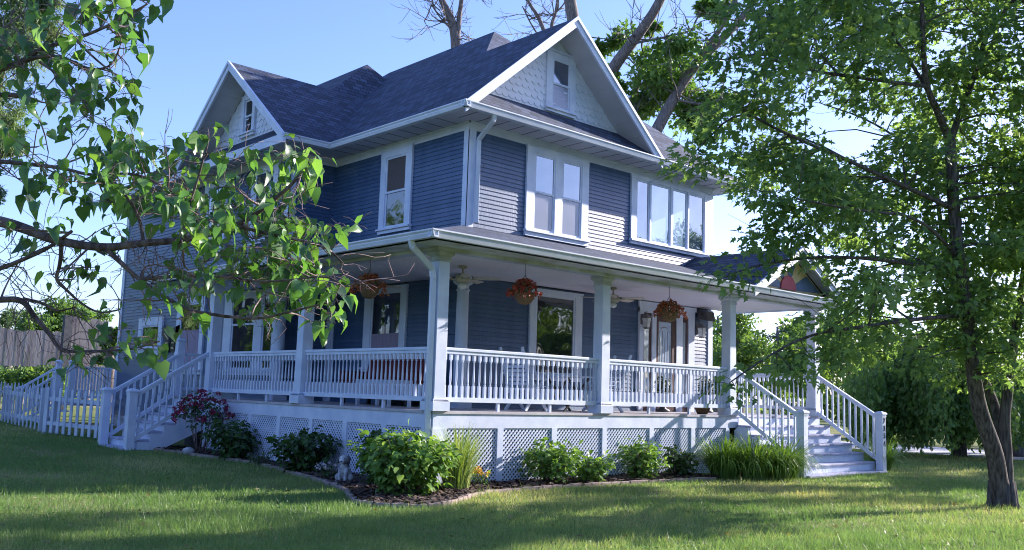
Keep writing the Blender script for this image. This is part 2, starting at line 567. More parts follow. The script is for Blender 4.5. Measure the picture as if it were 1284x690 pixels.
# --- windows
def window(pl, u0, u1, z0, z1, cw, hw, sw, opens, kind='double', top='sky_glass', low='screen', cd=0.055, rail=0.5, low_shade=None):
    m = MB()
    us = [u0] + [v for o in opens for v in o] + [u1]
    for k in range(0, len(us), 2):
        fb(m, pl, us[k], us[k + 1], 0.0, cd, z0 + sw, z1 - hw)
    fb(m, pl, u0, u1, 0.0, cd + 0.004, z1 - hw, z1)
    fb(m, pl, u0 - 0.015, u1 + 0.015, 0.0, cd + 0.012, z1 - 0.03, z1 + 0.004)
    fb(m, pl, u0 - 0.01, u1 + 0.01, 0.0, cd + 0.01, z0, z0 + sw)
    w = m.build('window', M['white'], house)
    m = MB()
    fb(m, pl, u0 - 0.025, u1 + 0.025, 0.0, cd + 0.05, z0 + sw - 0.045, z0 + sw - 0.008)
    m.build('sill', M['white'], w)
    tops = top if isinstance(top, list) else [top] * len(opens)
    for (a, b), top in zip(opens, tops):
        za, zb = z0 + sw, z1 - hw
        t = 0.042
        if kind == 'double':
            zm = za + (zb - za) * rail
            for (p0, p1, d0, d1, mt) in ((zm - 0.02, zb, 0.022, 0.044, top), (za, zm + 0.02, 0.004, 0.030, low)):
                m = MB()
                fb(m, pl, a, a + t, d0, d1, p0, p1)
                fb(m, pl, b - t, b, d0, d1, p0, p1)
                fb(m, pl, a + t, b - t, d0, d1 - 0.001, p1 - t, p1)
                fb(m, pl, a + t, b - t, d0, d1 - 0.001, p0, p0 + t)
                s = m.build('sash', M['white'], w)
                m = MB()
                fb(m, pl, a + t, b - t, 0.002, d0 + 0.008 if d0 > 0.01 else 0.021, p0 + t, p1 - t)
                m.build('pane', M[mt], s)
                if low_shade and d0 < 0.01:
                    m = MB()
                    fb(m, pl, a + t, b - t, 0.0215, 0.0235, p0 + t, p0 + t + low_shade)
                    m.build('curtain', M['curtain'], s)
        else:
            m = MB()
            d0, d1 = 0.012, 0.038
            fb(m, pl, a, a + t, d0, d1, za, zb)
            fb(m, pl, b - t, b, d0, d1, za, zb)
            fb(m, pl, a + t, b - t, d0, d1 - 0.001, zb - t, zb)
            fb(m, pl, a + t, b - t, d0, d1 - 0.001, za, za + t)
            s = m.build('sash', M['white'], w)
            m = MB()
            fb(m, pl, a + t, b - t, 0.002, 0.022, za + t, zb - t)
            m.build('pane', M[top], s)
            if low_shade:
                m = MB()
                fb(m, pl, a + t, b - t, 0.0222, 0.0242, za + t, za + t + low_shade)
                m.build('curtain', M['curtain'], s)
    return w


window('F', 3.72, 5.47, 4.55, 6.335, 0.2, 0.13, 0.13, [(3.93, 4.50), (4.70, 5.27)])
window('F', 6.82, 9.62, 4.80, 6.335, 0.17, 0.09, 0.11, [(6.99, 7.44), (7.47, 8.18), (8.24, 8.80), (8.83, 9.45)], kind='pic', top=['sky_glass', 'drape_glass', 'drape_glass', 'sky_glass'])
window('L', 3.89, 4.95, 4.64, 6.37, 0.17, 0.17, 0.11, [(4.07, 4.77)], top='blind', low='dim_glass')
window('L', 3.87, 5.30, 1.85, 3.56, 0.2, 0.1, 0.12, [(4.05, 5.06)], kind='pic', top='dim_glass', low_shade=0.62)
window('F', 3.91, 5.36, 1.80, 3.56, 0.16, 0.1, 0.12, [(4.07, 5.16)], kind='pic', top='dim_glass')
window('G', 6.86, 9.30, 1.75, 3.58, 0.16, 0.12, 0.12, [(7.05, 7.50), (7.86, 8.92)], top='dim_glass', low='dim_glass', rail=0.62)
window('G', 10.35, 11.9, 1.75, 3.58, 0.16, 0.12, 0.12, [(10.55, 11.7)], kind='pic', top='dim_glass', low_shade=0.9)
window('G', 12.75, 14.3, 2.22, 3.2, 0.2, 0.2, 0.2, [(12.98, 14.08)], kind='pic', top='dim_glass')
window('G', 7.2, 8.4, 4.6, 6.335, 0.16, 0.13, 0.1, [(7.38, 8.22)], top='sky_glass', low='dim_glass')
window('G', 9.6, 10.8, 4.6, 6.335, 0.16, 0.13, 0.1, [(9.78, 10.62)], top='sky_glass', low='dim_glass')
window('F', 4.19, 5.01, 7.13, 8.37, 0.16, 0.12, 0.1, [(4.35, 4.85)], cd=0.05)
window('G', 8.44, 9.10, 7.16, 8.14, 0.12, 0.1, 0.1, [(8.57, 8.97)], top='dim_glass', low='dim_glass', cd=0.075)


# --- front door with sidelights
m = MB()
for a, b in ((7.14, 7.28), (7.57, 7.71), (8.42, 8.64), (8.86, 9.08)):
    fb(m, 'F', a, b, 0.0, 0.06, DZ, 3.46)
fb(m, 'F', 7.14, 9.08, 0.0, 0.062, 3.36, CZ - 0.002)
fb(m, 'F', 7.10, 9.12, 0.062, 0.082, 3.50, CZ - 0.004)
surround = m.build('door_surround', M['white'], house)
for a, b in ((7.28, 7.57), (8.64, 8.86)):
    m = MB()
    fb(m, 'F', a, a + 0.05, 0.0, 0.03, DZ, 3.36)
    fb(m, 'F', b - 0.07, b, 0.0, 0.03, DZ, 3.36)
    fb(m, 'F', a + 0.05, b - 0.07, 0.0, 0.03, DZ, 1.65)
    fb(m, 'F', a + 0.05, b - 0.07, 0.0, 0.03, 3.24, 3.36)
    s = m.build('sidelight', M['door'], surround)
    m = MB()
    fb(m, 'F', a + 0.05, b - 0.07, 0.0, 0.02, 1.65, 3.24)
    m.build('sidelight_glass', M['lace_glass'], surround)
m = MB()
fb(m, 'F', 7.71, 7.80, 0.0, 0.045, DZ, 3.36)
fb(m, 'F', 8.27, 8.42, 0.0, 0.045, DZ, 3.36)
fb(m, 'F', 7.80, 8.27, 0.0, 0.045, 3.20, 3.36)
fb(m, 'F', 7.80, 8.27, 0.0, 0.045, DZ, 1.48)
door = m.build('front_door', M['door'], house)
m = MB()
fb(m, 'F', 7.80, 8.27, 0.0, 0.026, 1.48, 3.20)
m.build('door_glass', M['lace_glass'], door)
m = MB()
for k in range(5):                     # leading in the glass
    u = 7.86 + k * 0.09
    fb(m, 'F', u, u + 0.008, 0.026, 0.031, 1.5, 3.0 if k in (1, 3) else 2.85)
for k in range(8):
    a = PI * k / 8
    p = [PL['F'](8.035 + 0.2 * math.cos(a + q * PI / 8), 0.0285, 2.92 + 0.16 * math.sin(a + q * PI / 8)) for q in (0, 1)]
    m.bar(p[0], p[1], 0.005, 0.01)
m.bar(PL['F'](7.80, 0.0285, 3.05), PL['F'](8.27, 0.0285, 3.12), 0.005, 0.01)
m.build('leading', M['pewter'], door)
m = MB()
m.ball(PL['F'](8.34, 0.08, 2.2), 0.035, 0.035, 0.035, 8, 6)
m.tube([PL['F'](8.34, 0.045, 2.2), PL['F'](8.34, 0.07, 2.2)], 0.014, 6)
m.build('door_handle', M['pewter'], door)

# ------------------------------------------------------------------ roofs
PM = 0.853


def slope(mb, pts, eave_a, eave_b):
    a, b = Vector(eave_a), Vector(eave_b)
    u = (b - a).normalized()
    n = (Vector(pts[1]) - Vector(pts[0])).cross(Vector(pts[2]) - Vector(pts[0])).normalized()
    if n.z < 0:
        pts = list(reversed(pts))
        n = -n
    v = n.cross(u)
    if v.z < 0:
        v = -v
    mb.quad(*pts, uv=[((Vector(p) - a).dot(u), (Vector(p) - a).dot(v)) for p in pts])


mb = MB()
ex0, ex1, ey0, ey1 = 1.68, 10.40, 1.58, 14.72
rx, rz = (ex0 + ex1) / 2, EZ + PM * (ex1 - ex0) / 2
py0, py1 = ey0 + (ex1 - ex0) / 2, ey1 - (ex1 - ex0) / 2
A, B, Cq, D = (ex0, ey0, EZ), (ex1, ey0, EZ), (ex1, ey1, EZ), (ex0, ey1, EZ)
P0, P1 = (rx, py0, rz), (rx, py1, rz)
slope(mb, [A, B, P0], A, B)
slope(mb, [B, Cq, P1, P0], B, Cq)
slope(mb, [Cq, D, P1], Cq, D)
slope(mb, [D, A, P0, P1], D, A)
roof = mb.build('roof', M['shingle'], house)
RP0, RP1 = (4.93, 9.80, EZ + 0.81 * 4.35), (4.93, 12.6, EZ + 0.81 * 4.35)
# rear-left wing hip
mb = MB()
Aw, Dw, Bw = (0.58, 5.98, EZ), (0.58, 16.4, EZ), (9.28, 5.98, EZ)
F1, F2 = (2.60, 8.40, EZ + 0.81 * 2.02), (7.26, 8.40, EZ + 0.81 * 2.02)
slope(mb, [F1, F2, RP0], F1, F2)
slope(mb, [Dw, (0.58, 8.40, EZ), F1, RP0, RP1], Dw, Aw)
slope(mb, [(0.58, 8.399, EZ), (0.58, 6.05, EZ), (1.3, 6.85, EZ + 0.81 * 0.72), (1.3, 8.399, EZ + 0.81 * 0.72)], (0.58, 8.399, EZ), (0.58, 6.05, EZ))
slope(mb, [Dw, (9.28, 16.4, EZ), RP1], Dw, (9.28, 16.4, EZ))
slope(mb, [(9.28, 8.4, EZ), (9.28, 16.4, EZ), RP1, RP0, F2], (9.28, 8.4, EZ), (9.28, 16.4, EZ))
mb.build('wing_roof', M['shingle'], house)


def gable(axis, lo, back, c, half, z0, z1, wall):
    """A gable roof: ridge along `axis`, front edge at lo, centre c across, eaves z0, ridge z1, wall plane at `wall`."""
    def P(t, s, z):
        return (s, t, z) if axis == 'y' else (t, s, z)
    m = MB()
    for sgn in (-1, 1):
        e = c + sgn * half
        slope(m, [P(lo, e, z0), P(back, e, z0), P(back, c, z1), P(lo, c, z1)], P(lo, e, z0), P(back, e, z0))
    r = m.build('gable_roof', M['shingle'], house)
    th = 0.13
    m = MB()                                   # the boarded underside of the overhang
    for sgn in (-1, 1):
        e = c + sgn * half
        m.quad(P(lo, e, z0 - th), P(wall, e, z0 - th), P(wall, c, z1 - th), P(lo, c, z1 - th))
        n = 9
        for k in range(1, n):                  # battens between boards
            t = k / n
            s, z = e + (c - e) * t, z0 - th - 0.004 + (z1 - z0) * t
            m.bar(P(lo, s, z), P(wall, s, z), 0.012, 0.008)
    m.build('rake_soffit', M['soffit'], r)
    for sgn in (-1, 1):                        # the white rake boards, each with a thin moulding on top
        e = c + sgn * (half + 0.03)
        sl = (z1 - z0) / half
        ze = z0 - 0.03 * sl
        m = MB()
        d = 0.045
        m.hexa([P(lo - d, e, ze - 0.20), P(lo, e, ze - 0.20), P(lo, c, z1 - 0.20), P(lo - d, c, z1 - 0.20),
                P(lo - d, e, ze + 0.0), P(lo, e, ze + 0.0), P(lo, c, z1 + 0.0), P(lo - d, c, z1 + 0.0)])
        m.hexa([P(lo - d - 0.03, e, ze - 0.055), P(lo - d, e, ze - 0.055), P(lo - d, c, z1 - 0.055), P(lo - d - 0.03, c, z1 - 0.055),
                P(lo - d - 0.03, e, ze + 0.02), P(lo - d, e, ze + 0.02), P(lo - d, c, z1 + 0.02), P(lo - d - 0.03, c, z1 + 0.02)])
        m.build('rake_board', M['white'], r)
    return r


gable('y', 1.60, 4.6, 4.40, 2.70, EZ + 0.025, 8.94, HY)
gable('x', 0.60, 4.25, 8.70, 2.70, EZ + 0.02, 8.76, WX)


def scallops(pl, c, half, zb, ztop):
    m = MB()
    m.quad(PL[pl](c - half - 0.1, 0.004, zb - 0.1), PL[pl](c + half + 0.1, 0.004, zb - 0.1), PL[pl](c, 0.004, ztop + 0.05))
    row, w = 0.145, 0.17
    n = int((ztop - zb) / row) + 2
    for r in range(n):
        z = zb - 0.10 + r * row
        for q in range(-18, 19):
            u = c + (q + 0.5 * (r % 2)) * w
            lim = half * (1 - (z + 0.10 - zb) / (ztop - zb))
            if abs(u - c) > lim:
                continue
            o = 0.022 + random.uniform(-0.002, 0.002)
            pts = [PL[pl](u - w * 0.49, 0.006, z + row * 1.25), PL[pl](u - w * 0.49, o - 0.005, z + 0.065)]
            for k in range(1, 8):
                a = PI + PI * k / 8
                pts.append(PL[pl](u + w * 0.49 * math.cos(a), o, z + 0.065 + 0.065 * math.sin(a)))
            pts += [PL[pl](u + w * 0.49, o - 0.005, z + 0.065), PL[pl](u + w * 0.49, 0.006, z + row * 1.25)]
            m.quad(*pts)
            for k in range(1, len(pts) - 2):           # edge thickness
                a, b = pts[k], pts[k + 1]
                ia = (a[0], HY - 0.004, a[2]) if pl == 'F' else (WX - 0.004, a[1], a[2])
                ib = (b[0], HY - 0.004, b[2]) if pl == 'F' else (WX - 0.004, b[1], b[2])
                m.quad(a, ia, ib, b)
    m.build('gable_wall', M['scallop'], house)


scallops('F', 4.40, 2.02, 7.11, 8.80)
scallops('G', 8.70, 1.95, 7.09, 8.55)
mb = MB()
fb(mb, 'F', 4.12, 5.08, 0.0, 0.075, 8.38, 8.42)
mb.build('window_hood', M['white'], house)

# --- soffits of the main eaves (with board joints) and gutters
mb = MB()
sz = 6.485
mb.box(ex0 + 0.03, ey0 + 0.03, sz, ex1 - 0.03, HY, sz + 0.03)
mb.box(ex0 + 0.03, HY + 0.001, sz, HX, 6.0, sz + 0.03)
mb.box(0.62, 6.001, sz, HX, WY0, sz + 0.03)
mb.box(0.62, WY0 + 0.001, sz, WX, 16.3, sz + 0.03)
mb.box(XR, HY + 0.001, sz, ex1 - 0.03, YB, sz + 0.03)
nf_plain = len(mb.f)
for k in range(22):
    x = 2.0 + k * 0.385
    mb.box(x, ey0 + 0.05, sz - 0.006, x + 0.02, HY - 0.03, sz - 0.0005)
for k in range(11):
    y = 2.5 + k * 0.385
    if y < 6.0:
        mb.box(ex0 + 0.05, y, sz - 0.006, HX - 0.03, y + 0.02, sz - 0.0005)
for k in range(14):
    y = 6.9 + k * 0.385
    mb.box(0.66, y, sz - 0.006, WX - 0.03, y + 0.02, sz - 0.0005)
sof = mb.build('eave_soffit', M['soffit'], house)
sof.data.materials.append(M['joint'])          # dark gaps between the soffit boards
for p in sof.data.polygons[nf_plain:]:
    p.material_index = 1


GP = [(0.0, 0.0), (0.0, -0.115), (-0.075, -0.115), (-0.095, -0.06), (-0.095, -0.045), (-0.118, -0.02), (-0.118, 0.0), (-0.105, 0.0), (-0.105, -0.015), (-0.08, -0.045), (-0.07, -0.09), (-0.012, -0.09), (-0.012, 0.0)]


def gutter(axis, sgn, pos, lo, hi, z):
    """K-style gutter: open profile pointing to -axis side; `axis` is the one it runs along."""
    m = MB()
    poly = [(pos + p[0], z + p[1]) for p in GP]
    m.prism(poly, axis, lo, hi)
    return m


g = gutter('x', -1, ey0 + 0.03, ex0 - 0.09, ex1, EZ + 0.0)
g.build('gutter', M['metal_white'], house)
g = gutter('y', -1, ex0 + 0.03, ey0 - 0.09, 6.05, EZ + 0.0)
g.build('gutter', M['metal_white'], house)
g = gutter('x', -1, 6.03, 0.55, ex0 + 0.03, EZ + 0.001)
g.build('gutter', M['metal_white'], house)
mb = MB()
mb.box(0.545, 5.95, EZ - 0.19, 0.60, 16.4, EZ - 0.005)
mb.build('fascia_board', M['white'], house)
mb = MB()
mb.box(ex0 + 0.032, ey0 + 0.031, EZ - 0.12, ex1 - 0.01, ey0 + 0.05, EZ - 0.01)
mb.box(ex0 + 0.031, ey0 + 0.032, EZ - 0.12, ex0 + 0.05, 6.0, EZ - 0.01)
mb.box(0.6, 6.031, EZ - 0.12, ex0, 6.05, EZ - 0.01)
mb.box(ex1 - 0.03, ey0 + 0.03, EZ - 0.12, ex1 - 0.008, ey1, EZ - 0.008)
mb.build('fascia_board', M['white'], house)


def downspout(pts, r=0.04):
    m = MB()
    for a, b in zip(pts[:-1], pts[1:]):
        m.bar(a, b, 2 * r, 2 * r * 0.8, up=(0.3, 1, 0.05))
    for p in pts[1:-1]:
        m.ball(p, r * 1.15, r * 1.05, r * 1.15, 8, 6)
    o = m.build('downspout', M['metal_white'], house, bevel=0.008)
    return o


downspout([(2.33, 1.57, 6.52), (2.36, 1.62, 6.40), (2.46, 2.13, 6.16), (2.46, 2.13, 4.60)])

# ------------------------------------------------------------------ the porch
PX1 = 10.74
mb = MB()      # floor
mb.box(-0.018, -0.018, DZ - 0.04, PX1 + 0.018, HY, DZ)
mb.box(-0.018, HY + 0.001, DZ - 0.04, HX, WY0, DZ)
mb.box(-0.018, WY0 + 0.001, DZ - 0.04, WX, 9.1, DZ)
mb.build('porch_floor', M['deck'], house)
mb = MB()      # the white band below it
mb.box(0.0, 0.0, 1.0, PX1, 0.045, DZ - 0.042)
mb.box(0.0, 0.046, 1.0, 0.045, 9.0, DZ - 0.042)
mb.box(PX1 - 0.045, 0.046, 1.0, PX1, HY, DZ - 0.042)
mb.build('rim_band', M['white'], house)
mb = MB()      # solid dark blocks standing in for the shade under the floor
mb.box(0.3, 0.3, G0 - 0.2, PX1 - 0.3, HY - 0.05, 0.98)
mb.box(0.3, HY, G0 - 0.2, WX - 0.05, 9.0, 0.98)
mb.build('crawl_shade_block', M['core'], house)


def lattice(axis, lo, hi):
    """White diagonal lattice between z = 0.1 and 1.0 in the plane just behind the rim."""
    m = MB()
    z0, z1 = 0.12, 1.0
    Hh = z1 - z0
    pitch, w = 0.074, 0.0235

    def P(u, z, d):
        return (u, d, z) if axis == 'x' else (d, u, z)
    for lay, sg in ((0, 1), (1, -1)):
        d0 = 0.014 + 0.008 * lay
        d1 = d0 + 0.006
        k = lo - Hh
        while k < hi + Hh:
            # strip from (k, z0) to (k + sg*Hh, z1), clipped to [lo, hi]
            a0, a1 = (k, k + Hh) if sg > 0 else (k + Hh, k)
            pts = []
            t0, t1 = 0.0, 1.0
            du = a1 - a0
            for lim, s in ((lo, 1), (hi, -1)):
                va, vb = s * (a0 - lim), s * (a1 - lim)
                if va < 0 and vb < 0:
                    t0, t1 = 1, 0
                    break
                if va < 0:
                    t0 = max(t0, -va / (vb - va))
                elif vb < 0:
                    t1 = min(t1, va / (va - vb))
            if t1 - t0 > 0.02:
                h = w * 0.70
                q0 = (a0 + du * t0, z0 + Hh * t0)
                q1 = (a0 + du * t1, z0 + Hh * t1)
                m.quad(P(q0[0] - h, q0[1], d0), P(q0[0] + h, q0[1], d0), P(q1[0] + h, q1[1], d0), P(q1[0] - h, q1[1], d0))
                m.quad(P(q0[0] - h, q0[1], d0), P(q1[0] - h, q1[1], d0), P(q1[0] - h, q1[1], d1), P(q0[0] - h, q0[1], d1))
                m.quad(P(q0[0] + h, q0[1], d0), P(q0[0] + h, q0[1], d1), P(q1[0] + h, q1[1], d1), P(q1[0] + h, q1[1], d0))
            k += pitch
    m.build('lattice_panel', M['white'], house)


fx = [0.26, 1.31, 2.48, 3.69, 4.94, 6.16, 7.27]
ly = [0.26, 1.22, 2.30, 3.36, 4.46, 5.53, 6.50, 7.42]
for a, b in zip(fx[:-1], fx[1:]):
    lattice('x', a + 0.02, b - 0.02)
for a, b in zip(ly[:-1], ly[1:]):
    lattice('y', a + 0.02, b - 0.02)
for x in fx[1:]:
    mb = MB()
    mb.box(x - 0.06, -0.005, G0 - 0.1, x + 0.06, 0.0285, 1.0)
    mb.build('skirt_post', M['white'], house)
for y in ly[1:]:
    mb = MB()
    mb.box(-0.005, y - 0.06, G0 - 0.1, 0.0285, y + 0.06, 1.0)
    mb.build('skirt_post', M['white'], house)
mb = MB()
mb.box(-0.012, -0.012, G0 - 0.1, 0.25, 0.028, 1.0)
mb.box(-0.012, 0.0281, G0 - 0.1, 0.028, 0.25, 1.0)
mb.build('skirt_post', M['white'], house)

# square porch posts with base and capital
PROF = [(0.155, 0.0), (0.155, 0.13), (0.135, 0.16), (0.105, 0.18), (0.10, 2.18), (0.118, 2.19), (0.118, 2.215), (0.104, 2.22), (0.108, 2.25), (0.15, 2.29), (0.15, 2.352)]


def porch_post(x, y, mat='white', kids=True):
    m = MB()
    m.sqlathe([p for p in PROF if 0.12 < p[1] < 2.2], (x + 0.1, y + 0.1, DZ))
    p = m.build('porch_post', M['white'], house, bevel=0.006)
    m = MB()
    m.sqlathe([q for q in PROF if q[1] <= 0.18], (x + 0.1, y + 0.1, DZ))
    m.build('post_base', M['white'], p)
    m = MB()
    m.sqlathe([q for q in PROF if q[1] >= 2.18], (x + 0.1, y + 0.1, DZ))
    m.build('post_capital', M[mat], p)


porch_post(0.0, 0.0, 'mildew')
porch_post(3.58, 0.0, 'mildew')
porch_post(7.35, 0.0)
porch_post(10.57, 0.0)
porch_post(0.0, 3.775)
porch_post(0.0, 7.38)
for cx, cy in ((2.17, 2.07), (1.10, 6.62)):      # the two round columns against the house corners
    m = MB()
    m.sqlathe([(0.16, 0.0), (0.16, 0.1)], (cx, cy, DZ))
    m.lathe([(0.15, 0.1), (0.155, 0.14), (0.12, 0.19), (0.115, 1.0), (0.105, 2.06), (0.125, 2.07), (0.125, 2.09), (0.105, 2.10), (0.105, 2.16), (0.17, 2.20), (0.185, 2.24), (0.17, 2.28), (0.15, 2.30), (0.15, 2.349)], (cx, cy, DZ), 20)
    m.build('round_column', M['white2'], house)

# beams, ceiling, soffit, fascia
mb = MB()
mb.box(0.0, 0.0, CZ, PX1, 0.2, CZ + 0.12)
mb.box(0.0, 0.201, CZ, 0.2, 9.1, CZ + 0.12)
mb.box(PX1 - 0.2, 0.201, CZ, PX1, HY, CZ + 0.12)
mb.build('porch_beam', M['white2'], house)
mb = MB()
mb.box(0.2, 0.2, CZ + 0.018, PX1 - 0.2, HY, CZ + 0.05)
mb.box(0.2, HY + 0.001, CZ + 0.018, HX, WY0, CZ + 0.05)
mb.box(0.2, WY0 + 0.001, CZ + 0.018, WX, 9.1, CZ + 0.05)
for k in range(19):     # board joints
    y = 0.28 + k * 0.1
    mb.box(0.21, y, CZ + 0.0165, PX1 - 0.21, y + 0.004, CZ + 0.0179)
for k in range(19):
    x = 0.28 + k * 0.105
    mb.box(x, HY + 0.02, CZ + 0.0165, x + 0.004, WY0 - 0.02, CZ + 0.0179)
mb.build('porch_ceiling', M['ceil'], house)
mb = MB()
mb.box(-0.53, -0.53, CZ + 0.03, PX1 + 0.05, -0.001, CZ + 0.05)
mb.box(-0.53, 0.0, CZ + 0.03, -0.001, 9.4, CZ + 0.05)
mb.box(-0.10, -0.10, CZ - 0.02, PX1, -0.001, CZ + 0.028)     # bed mould against the beam
mb.box(-0.10, 0.0, CZ - 0.02, -0.001, 9.1, CZ + 0.028)
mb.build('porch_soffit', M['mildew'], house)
PZ = 3.76
mb = MB()
mb.box(-0.53, -0.53, CZ + 0.03, PX1, -0.51, PZ - 0.01)
mb.box(-0.53, -0.509, CZ + 0.03, -0.51, 9.4, PZ - 0.01)
mb.prism([(-0.56, CZ + 0.0), (-0.56, PZ - 0.02), (HY, 4.52), (HY, CZ + 0.0)], 'x', PX1 + 0.0, PX1 + 0.03)
mb.build('porch_fascia', M['white'], house)
gutter('x', -1, -0.53, -0.64, PX1 - 0.1, PZ).build('gutter', M['metal_white'], house)
gutter('y', -1, -0.53, -0.64, 9.4, PZ + 0.001).build('gutter', M['metal_white'], house)
mb = MB()
e = -0.60
zr = PZ - 0.005
hz = zr + 0.28 * (HY - e)
hy_ = HY + 0.1
slope(mb, [(e, e, zr), (PX1 + 0.06, e, zr), (PX1 + 0.06, HY + 0.05, hz), (HY + 0.05, HY + 0.05, hz)], (e, e, zr), (PX1, e, zr))
slope(mb, [(e, 9.45, zr), (e, e, zr), (HY + 0.05, HY + 0.05, hz), (HY + 0.05, 9.45, hz)], (e, 9.45, zr), (e, e, zr))
mb.build('porch_roof', M['shingle'], house)

# entry gable above the front steps
egc, egh, egz0, egz1 = 9.12, 1.78, 3.775, 4.76
r = gable('y', -0.56, HY, egc, egh, egz0, egz1, -0.30)
m = MB()
m.prism([(egc - egh + 0.25, egz0 - 0.05), (egc + egh - 0.25, egz0 - 0.05), (egc, egz1 - 0.15)], 'y', -0.30, -0.27)
tym = m.build('gable_panel', M['yellow_paint'], r)


def wedge(a0, a1, r0, r1, mat, d):
    m = MB()
    n = 6
    cx, cz = egc - 0.15, 3.86
    inner, outer = [], []
    for k in range(n + 1):
        a = math.radians(a0 + (a1 - a0) * k / n)
        # clip the ray so that it ends inside the triangle
        mx = r1
        while mx > 0.05:
            X, Z = cx + mx * math.cos(a), cz + mx * math.sin(a)
            if Z < egz0 + (egz1 - egz0) * (1 - abs(X - egc) / egh) - 0.2:
                break
            mx -= 0.02
        outer.append((cx + mx * math.cos(a), cz + mx * math.sin(a)))
        inner.append((cx + r0 * math.cos(a), cz + r0 * math.sin(a)))
    pts = (inner if r0 > 0.01 else [inner[0]]) + outer[::-1]
    m.prism(pts, 'y', -0.302 - d, -0.3)
    m.build('sunburst', M[mat], tym)


wedge(0, 180, 0.0, 0.30, 'red_paint', 0.03)
wedge(2, 26, 0.31, 1.6, 'blue_paint', 0.012)
wedge(62, 88, 0.31, 1.2, 'blue_paint', 0.012)
wedge(118, 136, 0.31, 1.2, 'blue_paint', 0.012)
wedge(156, 178, 0.31, 1.4, 'blue_paint', 0.012)

downspout([(-0.58, -0.05, 3.68), (-0.52, -0.04, 3.56), (-0.085, 0.06, 3.30), (-0.065, 0.05, 3.16), (-0.065, 0.05, 0.42), (-0.15, 0.0, 0.30)], 0.042)

# ------------------------------------------------------------------ railings
BAL = MB()
BAL.sqlathe([(0.021, 0.0), (0.021, 0.175)], (0, 0, 0))
BAL.lathe([(0.010, 0.175), (0.018, 0.19), (0.010, 0.205), (0.0165, 0.24), (0.0155, 0.32), (0.009, 0.52), (0.017, 0.535), (0.010, 0.55)], (0, 0, 0), 8)
BAL.sqlathe([(0.021, 0.55), (0.021, 0.70)], (0, 0, 0))
bal_proto = None
RB, RT = DZ + 0.135, DZ + 0.93


def railing(axis, fixed, lo, hi, singles=True, name='railing'):
    global bal_proto

    def P(u, d, z):
        return (u, fixed + d, z) if axis == 'x' else (fixed + d, u, z)
    m = MB()
    m.box(*P(lo, -0.045, RT - 0.045), *P(hi, 0.045, RT))
    m.box(*P(lo, -0.03, RT - 0.095), *P(hi, 0.03, RT - 0.046))
    r = m.build(name, M['white'], house, bevel=0.006)
    m = MB()
    m.box(*P(lo, -0.035, RB - 0.005), *P(hi, 0.035, RB + 0.065))
    m.build('bottom_rail', M['white'], r)
    n = 2
    for k in range(n):
        u = lo + (hi - lo) * (k + 1) / (n + 1)
        m = MB()
        m.box(*P(u - 0.022, -0.022, DZ), *P(u + 0.022, 0.022, RB - 0.006))
        m.build('rail_foot', M['white2'], r)
    cnt = int(round((hi - lo) / 0.113))
    hgt = RT - 0.095 - (RB + 0.065)
    if singles:
        for k in range(cnt):
            u = lo + (hi - lo) * (k + 0.5) / cnt
            p = P(u, 0, RB + 0.064)
            loc = Vector(p) - wloc(r)
            if bal_proto is None:
                bal_proto = BAL.build('baluster', M['white'], r, off=(0, 0, 0))
                bal_proto.location = loc
            else:
                copy_to(bal_proto, loc, r)
    else:
        m = MB()
        for k in range(cnt):
            u = lo + (hi - lo) * (k + 0.5) / cnt
            p = P(u, 0, RB + 0.064)
            b = len(m.v)
            m.v += [(v[0] + p[0], v[1] + p[1], v[2] + p[2]) for v in BAL.v]
            m.f += [tuple(b + i for i in f) for f in BAL.f]
        o = m.build('balusters', M['white'], r)
        o['kind'] = 'stuff'
    return r


railing('x', 0.1, 0.2, 3.58)
railing('x', 0.1, 3.78, 7.35)
railing('y', 0.1, 0.2, 3.775)
railing('y', 0.1, 3.975, 7.38, singles=False)
railing('y', 10.67, 0.2, HY, singles=False)
railing('y', 0.1, 8.98, 9.02, singles=False) if False else None

